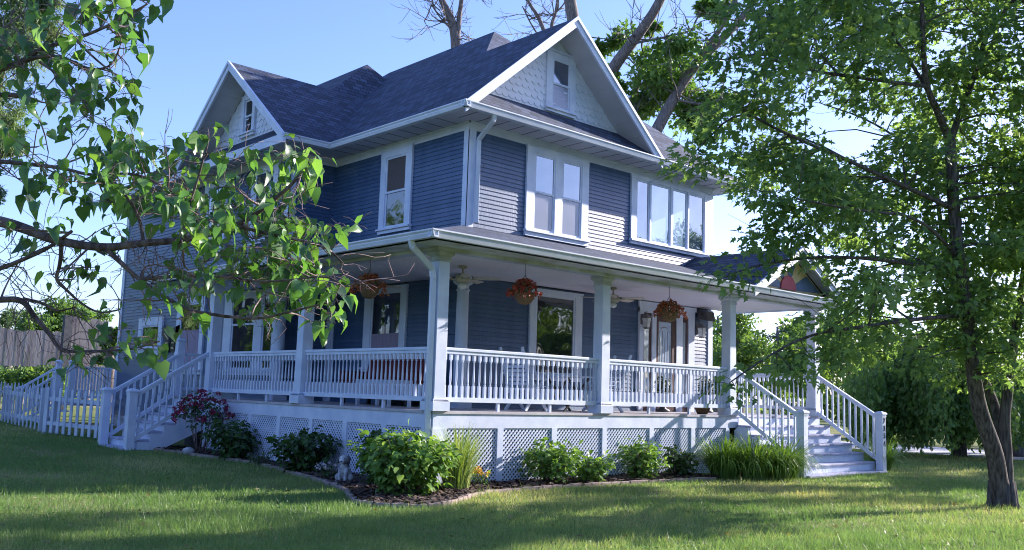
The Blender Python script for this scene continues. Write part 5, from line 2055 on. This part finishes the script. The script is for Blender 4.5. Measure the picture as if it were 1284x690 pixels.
# right side
def round_tree(u, v, d, rpx, hpx, label, mat, n=26, leaf=0.2, name='broadleaf_tree', per=230, group='trees beyond the porch at the right', bark='bark_grey', shape='oval', droop=0.3, clump=0.42):
    r, h = rpx / CAM_F * d, hpx / CAM_F * d
    g = at_ground(u, d)
    c = W(u, v, d)
    return bg_tree(name, label, g, 0.3, [([g, (g + c) / 2 + rng.normal(size=3) * 0.2, c, c + np.array([0, 0, h * 0.6])], 0.28, 0.05)],
                   [(c, r, r, h, n)], leaf, mat, per=per, group=group, bark=bark, shape=shape, droop=droop, clump=clump)


round_tree(925, 455, 44, 42, 62, 'slender pale tree just right of the house corner beyond the porch', 'far_leaf', n=24)
round_tree(975, 440, 52, 58, 50, 'rounded green tree between the last two porch posts', 'far_leaf', n=26, leaf=0.26)
round_tree(1020, 450, 40, 50, 48, 'bushy tree behind the right handrail of the front steps', 'far_leaf', n=24)
round_tree(1065, 430, 58, 60, 60, 'far green tree above the right end of the steps', 'far_leaf', n=24, leaf=0.28)
round_tree(1205, 455, 42, 62, 60, 'yellow green tree in full sun behind the drooping tree', 'lit_leaf', n=26)
round_tree(1275, 500, 28, 30, 75, 'leafy tree cut by the right edge behind the forked trunk', 'far_leaf', n=24, leaf=0.15)
round_tree(900, 430, 60, 34, 55, 'pale sunlit tree directly behind the right corner of the house', 'lit_leaf', n=16, leaf=0.26)
# drooping tree
rng = np.random.default_rng(5)
random.seed(5)
d = 27.0
g = at_ground(1200, d)
t = thing('weeping_tree', 'dark drooping tree with hanging curtains of leaves beyond the steps', 'tree', g)
m = MB()
limb(m, [g, W(1203, 540, d), W(1200, 480, d), W(1195, 440, d)], 0.24, 0.10, 10)
P, Dv, S, Rn = [], [], [], []
for k in range(330):
    u = random.gauss(1165, 58)
    if u < 1062 or u > 1300:
        continue
    top = 425 + abs(u - 1170) * 0.28 + random.uniform(-10, 45)
    dz = d + random.gauss(0, 1.3)
    p0 = W(u, top, dz)
    L = random.uniform(0.8, 2.3)
    L = min(L, p0[2] - 0.55)
    if L < 0.3:
        continue
    drift = rng.normal(size=3) * 0.12
    st = [p0 + np.array([drift[0] * f, drift[1] * f, -L * f]) for f in np.linspace(0, 1, 6)]
    m.tube(st, 0.008, 3, cap=False)
    if k % 3 == 0:
        m.tube(curve(W(1198, 450, d), p0, sag=0.15, wob=0.05, n=4), [0.04, 0.03, 0.02, 0.012, 0.008], 4, cap=False)
    n = int(110 * L)
    f = rng.random(n)
    pp = p0[None, :] + np.stack([drift[0] * f, drift[1] * f, -L * f], 1) + rng.normal(size=(n, 3)) * 0.11
    P.append(pp)
    Dv.append(rng.normal(size=(n, 3)) * 0.45 + np.array([0, 0, -0.9]))
    S.append(rng.uniform(0.09, 0.19, n))
    Rn.append(np.clip(rng.normal(0.45, 0.2, n) + random.uniform(-0.2, 0.2), 0, 1))
m.build('trunk', M['bark'], t)
P = np.vstack(P)
scatter('crown', P, np.vstack(Dv), rng.normal(size=P.shape) + np.array([0, 0, 0.4]), np.concatenate(S), 'oval', M['dark_leaf'], t, np.concatenate(Rn))

# left side
GL = 'greenery beyond the board fence'
rng = np.random.default_rng(9)
random.seed(9)


def shrub_far(u, v, d, rpx, hpx, label, mat, n, name='tall_shrub', leaf=0.16):
    round_tree(u, v, d, rpx, hpx, label, mat, n=n, leaf=leaf, name=name, group=GL, per=220)


shrub_far(28, 414, 37, 32, 26, 'sunlit shrub topping the board fence at the far left', 'lit_leaf', 12)
shrub_far(62, 408, 38, 36, 30, 'dark green bush over the board fence left of the dark post', 'far_leaf', 14)
shrub_far(88, 404, 40, 26, 24, 'bright bush just behind the dark fence post', 'lit_leaf', 9)
shrub_far(114, 414, 39, 32, 26, 'feathery green bush behind the taller fence panel', 'lit_leaf', 12)
shrub_far(138, 430, 30, 16, 34, 'olive shrub standing against the left end of the house', 'lit_leaf', 10, leaf=0.14)
shrub_far(10, 400, 46, 40, 16, 'reddish twiggy thicket far beyond the board fence', 'willow_leaf', 8)
d = 24.0
g = at_ground(-40, d)
bg_tree('willow_tree', 'fine-leaved grey green tree filling the upper left corner', g, 0.4,
        [([g, W(-45, 380, d), W(-35, 200, d), W(0, 80, d), W(25, 0, d)], 0.4, 0.1), ([W(-35, 200, d), W(-80, 60, d), W(-90, -60, d)], 0.2, 0.08)],
        [(W(20, 40, d), 1.15, 1.2, 1.3, 26), (W(-40, 100, d), 1.3, 1.3, 1.6, 26), (W(5, 165, d), 0.6, 0.6, 1.2, 12), (W(60, 20, d), 0.55, 0.6, 0.6, 6), (W(-30, -60, d), 1.6, 1.6, 1.0, 12), (W(-20, 250, d), 0.5, 0.6, 0.8, 6)],
        0.13, 'willow_leaf', shape='narrow', per=420, droop=0.8, twigs=30, clump=0.45)
# dark hedge under the raised fence
P = []
for k in range(46):
    c = W(random.uniform(-60, 78), random.uniform(468, 492), 32 + random.uniform(-0.4, 0.3))
    P.append(pad(c, 0.35, 0.35, 0.3, 190))
P = np.vstack(P)
hg = thing('dark_hedge', 'dark low hedge in the shade below the raised board fence', 'hedge', at_ground(20, 32))
scatter('foliage', P, rng.normal(size=P.shape), rng.normal(size=P.shape) + np.array([0, 0, 0.8]), rng.uniform(0.08, 0.16, len(P)), 'oval', M['dark_leaf'], hg)
m = MB()
for k in range(14):
    p = W(-60 + k * 10, 480, 32)
    m.tube([(p[0], p[1], 0.1), (p[0], p[1], 1.5)], 0.025, 5)
m.build('stems', M['bark'], hg)

# far wood that closes the view
P = []
rng = np.random.default_rng(2)
random.seed(2)
for k in range(900):
    az = random.uniform(0, 360)
    dd_ = random.uniform(72, 100)
    back = 42 < (az - 47.6) % 360 < 322          # the side behind the camera: taller trees across the road
    top = (10.5 + 2.5 * math.sin(az * 0.31)) if back else (5.2 + 1.6 * math.sin(az * 0.4) + math.sin(az * 1.3))
    if back:
        dd_ *= 0.62
    hgt = top * random.random() ** 0.8
    P.append(pad((CAM_P[0] + dd_ * math.cos(math.radians(az)), CAM_P[1] + dd_ * math.sin(math.radians(az)), hgt), 2.4, 2.4, 1.7, 130))
P = np.vstack(P)
o = scatter('distant_wood', P, rng.normal(size=P.shape), rng.normal(size=P.shape) + np.array([0, 0, 0.8]), rng.uniform(0.5, 1.0, len(P)), 'oval', M['far_leaf'], None, base=(0, 0, 0))
tag(o, kind='stuff')

# ------------------------------------------------------------------ fallen leaves and clover heads on the lawn
# ------------------------------------------------------------------ trees standing right of the view, whose shade lies on the lawn
rng = np.random.default_rng(14)
random.seed(14)


def shade_tree(x, y, zc, r, h, label, n):
    g = np.array([x, y, 0.12])
    c = np.array([x, y, zc])
    bg_tree('broadleaf_tree', label, g, 0.3, [([g, (g + c) / 2, c, c + np.array([0.2, 0.1, h * 0.7])], 0.3, 0.06)], [(c, r, r, h, n)], 0.2, 'far_leaf', per=230, group='trees at the right side of the lawn')


shade_tree(20.0, -6.2, 5.6, 1.5, 2.6, 'leafy tree at the right side of the lawn beyond the forked maple', 26)

# ------------------------------------------------------------------ shrubs and flowers in the bed
def leafy_shrub(name, label, x, y, r, h, n, leaf, mat, shape='oval', seed=1, group='shrubs along the porch', z=None, width=1.3, low=0.0):
    z = gz(x, y) + 0.03 if z is None else z
    rs_ = np.random.default_rng(seed)
    random.seed(seed)
    t = thing(name, label, 'shrub', (x, y, z), group)
    m = MB()
    P, Dv, U = [], [], []
    ns = max(7, int(n / 40))
    for k in range(ns):
        a = 2 * PI * k / ns + random.uniform(-0.4, 0.4)
        rr = r * math.sqrt(random.uniform(0.02, 0.85))
        top = np.array([x + rr * math.cos(a), y + rr * math.sin(a), z + h * (0.60 + 0.32 * (1 - (rr / r) ** 2)) * random.uniform(0.75, 1.1)])
        bot = np.array([x + 0.25 * rr * math.cos(a), y + 0.25 * rr * math.sin(a), z - 0.02])
        q = curve(bot, top, sag=0.08, wob=0.04, n=4)
        m.tube(q, [0.010, 0.008, 0.007, 0.005, 0.003], 5)
        m_n = int(n / ns)
        f = rs_.random(m_n) ** 0.7
        qa = np.array(q)
        idx = np.clip((low + (1 - low) * f) * 4, 0, 3.999)
        i0 = idx.astype(int)
        p = qa[i0] + (qa[i0 + 1] - qa[i0]) * (idx - i0)[:, None]
        off = rs_.normal(size=(m_n, 3)) * np.array([0.16, 0.16, 0.09]) * r
        P.append(p + off)
        out = np.array([math.cos(a), math.sin(a), 0.0])
        dd2 = norm(off) * 0.9 + out * 0.4 + np.array([0, 0, -0.25]) + rs_.normal(size=(m_n, 3)) * 0.35
        Dv.append(dd2)
        U.append(np.array([0, 0, 1.0]) + out * 0.35 + rs_.normal(size=(m_n, 3)) * 0.4)
    m.build('stems', M['twig'], t)
    P = np.vstack(P)
    P[:, 2] = np.maximum(P[:, 2], z + 0.03)
    rn = np.clip(rs_.normal(0.5, 0.26, len(P)), 0, 1)
    scatter('foliage', P, np.vstack(Dv), np.vstack(U), rs_.uniform(0.65, 1.25, len(P)) * leaf, shape, M[mat], t, rn, width=width)
    return t


def strap_clump(name, label, x, y, r, h, n, mat, seed, width=0.012, arch=0.5, z=0.19, group=None, cat_='ornamental grass'):
    """Arching strap leaves as ribbons from a common crown."""
    rs_ = np.random.default_rng(seed)
    t = thing(name, label, cat_, (x, y, z), group)
    segs = 5
    V, F, Rn = [], [], []
    for k in range(n):
        a = rs_.uniform(0, 2 * PI)
        b0 = rs_.random() ** 0.5 * r * 0.35
        p = np.array([x + b0 * math.cos(a), y + b0 * math.sin(a), z - 0.01])
        lean = rs_.uniform(0.35, 1.0) * arch
        L = h * rs_.uniform(0.6, 1.2)
        out = np.array([math.cos(a + rs_.normal() * 0.4), math.sin(a + rs_.normal() * 0.4), 0])
        sd = np.array([-out[1], out[0], 0])
        ang = PI / 2 - lean * 0.4
        b = len(V)
        w0 = width * rs_.uniform(0.6, 1.2)
        for s in range(segs + 1):
            f = s / segs
            w = w0 * (1 - f) ** 0.6 + 0.0005
            V += [p - sd * w, p + sd * w]
            if s < segs:
                F.append((b + 2 * s, b + 2 * s + 1, b + 2 * s + 3, b + 2 * s + 2))
            p = p + (out * math.cos(ang) + np.array([0, 0, math.sin(ang)])) * (L / segs)
            ang -= lean * 0.55 * (0.5 + f)
        Rn += [float(np.clip(rs_.normal(0.5, 0.26), 0, 1))] * segs
    me = bpy.data.meshes.new('foliage')
    base = np.array([x, y, z])
    me.from_pydata([tuple(v - base) for v in V], [], F)
    at = me.attributes.new('rnd', 'FLOAT', 'FACE')
    at.data.foreach_set('value', np.array(Rn, dtype=np.float32))
    me.materials.append(M[mat])
    me.update()
    o = bpy.data.objects.new('foliage', me)
    col.objects.link(o)
    o.parent = t
    return t


leafy_shrub('hydrangea', 'largest bright green broad-leaved shrub at the corner of the bed', -0.98, -0.72, 0.62, 0.86, 1900, 0.100, 'shrub_leaf', 'heart', 41, width=1.1)
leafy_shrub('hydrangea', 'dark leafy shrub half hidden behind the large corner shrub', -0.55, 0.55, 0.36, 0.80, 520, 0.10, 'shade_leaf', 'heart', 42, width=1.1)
strap_clump('feather_grass', 'tall pale green feathery grass right of the large corner shrub', 0.02, -0.55, 0.50, 0.86, 700, 'straw_leaf', 43, width=0.0055, arch=0.62)
leafy_shrub('peony', 'bushy green shrub in front of the second lattice panel from the corner', 2.05, -0.38, 0.50, 0.66, 1000, 0.10, 'shrub_leaf', 'oval', 44, low=0.2)
leafy_shrub('peony', 'small bright shrub touching the larger one to its left by the lattice', 2.78, -0.52, 0.33, 0.50, 560, 0.09, 'shrub_leaf', 'oval', 45)
leafy_shrub('peony', 'full rounded shrub in front of the fourth lattice panel from the corner', 4.15, -0.45, 0.46, 0.66, 1000, 0.09, 'shrub_leaf', 'oval', 46)
leafy_shrub('peony', 'darker small shrub beside the long strap-leaved clump', 5.25, -0.38, 0.36, 0.50, 520, 0.09, 'shade_leaf', 'oval', 47)
GD = 'strap-leaved clumps at the left of the front steps'
strap_clump('daylily', 'arching strap-leaved clump farther from the front newel', 5.95, -0.85, 0.66, 0.92, 620, 'blade_leaf', 48, width=0.013, arch=1.35, group=GD, cat_='daylily')
strap_clump('daylily', 'arching strap-leaved clump in the middle of the daylily row', 6.35, -1.2, 0.66, 0.96, 620, 'blade_leaf', 49, width=0.013, arch=1.35, group=GD, cat_='daylily')
strap_clump('daylily', 'arching strap-leaved clump touching the left front newel', 6.85, -1.45, 0.66, 0.92, 620, 'blade_leaf', 50, width=0.013, arch=1.35, group=GD, cat_='daylily')
strap_clump('daylily', 'bright strap-leaved clump right of the numbered newel', 11.0, -1.30, 0.42, 0.80, 300, 'blade_leaf', 51, width=0.012, arch=1.1, cat_='daylily')
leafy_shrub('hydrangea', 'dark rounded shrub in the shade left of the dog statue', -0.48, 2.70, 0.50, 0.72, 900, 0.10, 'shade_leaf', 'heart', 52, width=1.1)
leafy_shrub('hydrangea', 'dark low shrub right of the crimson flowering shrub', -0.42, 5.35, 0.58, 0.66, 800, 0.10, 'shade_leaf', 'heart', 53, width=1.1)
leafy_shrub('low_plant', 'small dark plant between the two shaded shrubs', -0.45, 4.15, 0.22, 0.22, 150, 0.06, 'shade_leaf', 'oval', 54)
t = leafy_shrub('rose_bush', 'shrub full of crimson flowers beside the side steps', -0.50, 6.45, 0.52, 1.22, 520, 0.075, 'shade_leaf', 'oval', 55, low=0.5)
random.seed(56)
mb = MB()
for _ in range(85):
    a, rr = random.uniform(0, 6.28), 0.58 * math.sqrt(random.random())
    p = (-0.50 + rr * math.cos(a), 6.45 + rr * math.sin(a), 0.19 + 1.22 * (0.62 + 0.42 * (1 - (rr / 0.58) ** 2)) * random.uniform(0.82, 1.02))
    sprinkle(mb, p, 0.05, 0.05, 0.045, 9, 0.036)
mb.build('blossoms', M['petal3'], t)
t = leafy_shrub('marigold', 'little yellow flower cushion beside the feathery grass', 0.68, -0.28, 0.15, 0.26, 110, 0.05, 'shrub_leaf', 'oval', 57, group=None)
mb = MB()
for _ in range(26):
    a, rr = random.uniform(0, 6.28), 0.15 * math.sqrt(random.random())
    sprinkle(mb, (0.68 + rr * math.cos(a), -0.28 + rr * math.sin(a), 0.19 + 0.24 * random.uniform(0.6, 1.1)), 0.035, 0.035, 0.025, 8, 0.024)
mb.build('blossoms', M['petal4'], t)
t = leafy_shrub('small_flowers', 'small pale-flowered plant beside the dog statue', -0.72, 1.55, 0.18, 0.2, 120, 0.05, 'shade_leaf', 'oval', 58, group=None)
mb = MB()
for _ in range(16):
    a, rr = random.uniform(0, 6.28), 0.2 * math.sqrt(random.random())
    sprinkle(mb, (-0.72 + rr * math.cos(a), 1.55 + rr * math.sin(a), 0.19 + 0.2 * random.uniform(0.7, 1.1)), 0.03, 0.03, 0.02, 7, 0.02)
mb.build('blossoms', M['petal5'], t)

# ================================================================== GROUND
lawn_mat, nt, bsdf = new_mat('lawn_ground')
tc = N(nt, 'ShaderNodeTexCoord')
n1 = N(nt, 'ShaderNodeTexNoise', Scale=0.5, Detail=5.0)
n2 = N(nt, 'ShaderNodeTexNoise', Scale=26.0, Detail=6.0)
nt.links.new(tc.outputs['Object'], n1.inputs['Vector'])
nt.links.new(tc.outputs['Object'], n2.inputs['Vector'])
r1 = ramp(nt, [(0.36, (0.12, 0.18, 0.05)), (0.55, (0.19, 0.22, 0.075)), (0.68, (0.32, 0.27, 0.14))])
r2 = ramp(nt, [(0.3, (0.45, 0.45, 0.45)), (0.7, (1.3, 1.3, 1.3))])
nt.links.new(n1.outputs['Fac'], r1.inputs['Fac'])
nt.links.new(n2.outputs['Fac'], r2.inputs['Fac'])
mx = N(nt, 'ShaderNodeMix', data_type='RGBA', blend_type='MULTIPLY')
mx.inputs[0].default_value = 1.0
nt.links.new(r1.outputs['Color'], mx.inputs[6])
nt.links.new(r2.outputs['Color'], mx.inputs[7])
nt.links.new(mx.outputs[2], bsdf.inputs['Base Color'])
bsdf.inputs['Roughness'].default_value = 0.95
bsdf.inputs['Specular IOR Level'].default_value = 0.1
bp = N(nt, 'ShaderNodeBump', Strength=0.8, Distance=0.03)
nt.links.new(n2.outputs['Fac'], bp.inputs['Height'])
nt.links.new(bp.outputs['Normal'], bsdf.inputs['Normal'])
mb = MB()
xs_ = [-260, -120, -60, -40] + [-30 + 1.0 * k for k in range(61)] + [45, 80, 160, 360]
for i in range(len(xs_) - 1):
    for j in range(len(xs_) - 1):
        xa, xb, ya, yb = xs_[i], xs_[i + 1], xs_[j], xs_[j + 1]
        mb.quad((xa, ya, gz(xa, ya)), (xb, ya, gz(xb, ya)), (xb, yb, gz(xb, yb)), (xa, yb, gz(xa, yb)), smooth=True)
lw = mb.build('lawn', lawn_mat)
lw['kind'] = 'structure'
mb = MB()
ra, rb_ = at_ground(1000, 31.0), at_ground(1500, 23.0)
dv = norm(rb_ - ra)
sdv = np.array([-dv[1], dv[0], 0.0])
if sdv @ (ra - CAM_P) < 0:
    sdv = -sdv
a0, b0 = ra - dv * 60, rb_ + dv * 90
mb.quad((a0[0], a0[1], 0.166), (b0[0], b0[1], 0.166), (b0 + sdv * 5.0)[:2].tolist() + [0.166], (a0 + sdv * 5.0)[:2].tolist() + [0.166])
rd = mb.build('road', M['asphalt'])
rd['kind'] = 'structure'

# grass: single blades, thinning with distance
rng = np.random.default_rng(404)
NB = 430000
th0 = math.atan2(0.7326, 0.669)
r_ = 7.2 * (36.0 / 7.2) ** rng.random(NB)
th = th0 + (rng.random(NB) - 0.5) * 1.30
gx, gy = CAM_P[0] + r_ * np.cos(th), CAM_P[1] + r_ * np.sin(th)
ex_ = np.array([q[0] for q in es])
ey_ = np.array([q[1] for q in es])
# distance outside the planting bed: keep points on the camera's side of the edging
keep = np.ones(NB, bool)
bed = np.array(list(zip(ex_, ey_)) + [(8.0, 0.2), (11.0, 0.2), (11.0, 9.4), (0.0, 9.4), (0.0, 7.0)])


def inside(px, py, poly):
    ins = np.zeros(len(px), bool)
    j = len(poly) - 1
    for i in range(len(poly)):
        xi, yi = poly[i]
        xj, yj = poly[j]
        c = ((yi > py) != (yj > py)) & (px < (xj - xi) * (py - yi) / (yj - yi + 1e-12) + xi)
        ins ^= c
        j = i
    return ins


keep &= ~inside(gx, gy, bed)
keep &= ~((gx > 7.45) & (gx < 10.68) & (gy > -1.62) & (gy < 1))
keep &= ~((gx > -1.62) & (gx < 1) & (gy > 7.4) & (gy < 9.0))
keep &= ~((gx > 0.0) & (gx < 10.8) & (gy > 0.0))
keep &= ((gx - ra[0]) * sdv[0] + (gy - ra[1]) * sdv[1]) < -0.05
gx, gy, r_ = gx[keep], gy[keep], r_[keep]
n = len(gx)


def vnoise(x, y, s, seed):
    rs_ = np.random.default_rng(seed)
    tab = rs_.random((64, 64))
    X, Y = x * s, y * s
    xi, yi = np.floor(X).astype(int), np.floor(Y).astype(int)
    fx_, fy_ = X - xi, Y - yi
    fx_, fy_ = fx_ * fx_ * (3 - 2 * fx_), fy_ * fy_ * (3 - 2 * fy_)
    a = tab[xi % 64, yi % 64] * (1 - fx_) + tab[(xi + 1) % 64, yi % 64] * fx_
    b = tab[xi % 64, (yi + 1) % 64] * (1 - fx_) + tab[(xi + 1) % 64, (yi + 1) % 64] * fx_
    return a * (1 - fy_) + b * fy_


dry = 0.55 * vnoise(gx, gy, 0.45, 1) + 0.3 * vnoise(gx, gy, 1.7, 2) + 0.15 * vnoise(gx, gy, 6.0, 3)
dry += 0.30 * np.exp(-((gx - 5.2) / 3.2) ** 2 - ((gy + 2.5) / 1.0) ** 2) + 0.12 * np.exp(-((gx + 0.5) / 1.5) ** 2 - ((gy + 1.6) / 1.0) ** 2)
tuft = vnoise(gx, gy, 2.3, 4) * 0.6 + vnoise(gx, gy, 9.0, 5) * 0.4
hgt = (0.035 + 0.09 * tuft ** 1.7) * rng.uniform(0.6, 1.3, n) * np.where(rng.random(n) < 0.04, 1.9, 1.0)
sg_ = np.clip(-0.735 * (gx + 1.0) + 0.677 * gy, -1e9, 22.0)
tg_ = np.maximum(0, sg_ - 1.8)
P = np.stack([gx, gy, 0.158 + 0.026 * tg_ * (tg_ / (tg_ + 0.6))], 1)
Dv = rng.normal(size=(n, 3)) * np.array([0.45, 0.45, 0.05]) + np.array([0, 0, 1.0])
U = rng.normal(size=(n, 3)) * np.array([1, 1, 0.1])
wd = 0.0055 * (r_ / 9.0) ** 0.8 / hgt
rn = np.clip((dry - 0.30) * 1.6 + rng.normal(0, 0.22, n), 0, 1)
o = scatter('grass', P, Dv, U, hgt, 'blade', M['grass_blade'], None, rn, width=wd, base=(0, 0, 0))
tag(o, kind='stuff')

# a scatter of fallen leaves and clover heads
rng = np.random.default_rng(808)
k = rng.choice(len(gx), 900, replace=False)
k = k[r_[k] < 19]
Pf = np.stack([gx[k], gy[k], P[k, 2] + rng.uniform(0.02, 0.055, len(k))], 1)
M['fallen'] = leaf_mat('fallen_leaf', (0.10, 0.07, 0.03), (0.16, 0.15, 0.06), (0.24, 0.20, 0.10), trans=0.3)
o = scatter('fallen_leaves', Pf, rng.normal(size=Pf.shape) * np.array([1, 1, 0.2]), rng.normal(size=Pf.shape) * 0.4 + np.array([0, 0, 1.0]), rng.uniform(0.03, 0.07, len(k)), 'maple', M['fallen'], None, base=(0, 0, 0))
tag(o, kind='stuff')
k = rng.choice(len(gx), 5000, replace=False)
cn = vnoise(gx[k], gy[k], 0.8, 12)
k = k[(r_[k] < 16) & (cn > 0.62)]
Pc = np.stack([gx[k], gy[k], P[k, 2] + rng.uniform(0.03, 0.06, len(k))], 1)
M['clover'] = leaf_mat('clover', (0.05, 0.11, 0.03), (0.07, 0.15, 0.04), (0.10, 0.19, 0.06), trans=0.35)
o = scatter('clover_patches', Pc, rng.normal(size=Pc.shape) * np.array([1, 1, 0.15]), rng.normal(size=Pc.shape) * 0.3 + np.array([0, 0, 1.0]), rng.uniform(0.02, 0.04, len(k)), 'heart', M['clover'], None, base=(0, 0, 0))
tag(o, kind='stuff')

# ================================================================== LIGHT, SKY, CAMERA
SUN_AZ, SUN_EL = 77.5, 21.0          # degrees from -y towards +x, and above the horizon
a, e = math.radians(SUN_AZ), math.radians(SUN_EL)
to_sun = Vector((math.sin(a) * math.cos(e), -math.cos(a) * math.cos(e), math.sin(e)))
sl = bpy.data.lights.new('sun', 'SUN')
sl.energy = 3.7
sl.angle = math.radians(0.6)
sl.color = (1.0, 0.91, 0.85)
so = bpy.data.objects.new('sun', sl)
col.objects.link(so)
so.location = (20, -20, 30)
so.rotation_euler = to_sun.to_track_quat('Z', 'Y').to_euler()

w = bpy.data.worlds.new('World')
scene.world = w
w.use_nodes = True
nt = w.node_tree
bg = nt.nodes['Background']
sk = nt.nodes.new('ShaderNodeTexSky')
sk.sky_type = 'NISHITA'
sk.sun_disc = False
sk.sun_elevation = e
sk.sun_rotation = math.atan2(to_sun.x, to_sun.y)
sk.altitude = 200
sk.air_density = 1.0
sk.dust_density = 0.8
sk.ozone_density = 4.5
tint = nt.nodes.new('ShaderNodeMix')
tint.data_type = 'RGBA'
tint.blend_type = 'MULTIPLY'
tint.inputs[0].default_value = 1.0
tint.inputs[7].default_value = (1.02, 0.90, 1.05, 1)     # the photograph's cold white balance
nt.links.new(sk.outputs[0], tint.inputs[6])
nt.links.new(tint.outputs[2], bg.inputs['Color'])
bg.inputs['Strength'].default_value = 0.10

cd = bpy.data.cameras.new('camera')
cd.sensor_width = 36.0
cd.lens = CAM_F / 1284.0 * 36.0
cd.clip_start = 0.1
cd.clip_end = 2000
co = bpy.data.objects.new('camera', cd)
col.objects.link(co)
mw = Matrix([[*CAM_R[0], CAM_P[0]], [*CAM_R[1], CAM_P[1]], [*CAM_R[2], CAM_P[2]], [0, 0, 0, 1]])
co.matrix_world = mw
scene.camera = co

scene.render.engine = 'CYCLES'
scene.cycles.max_bounces = 10
scene.cycles.diffuse_bounces = 6
scene.cycles.filter_width = 1.05
scene.cycles.transparent_max_bounces = 8
vs = scene.view_settings
vs.view_transform = 'Standard'
vs.look = 'None'
vs.exposure = 1.8
vs.gamma = 1.0
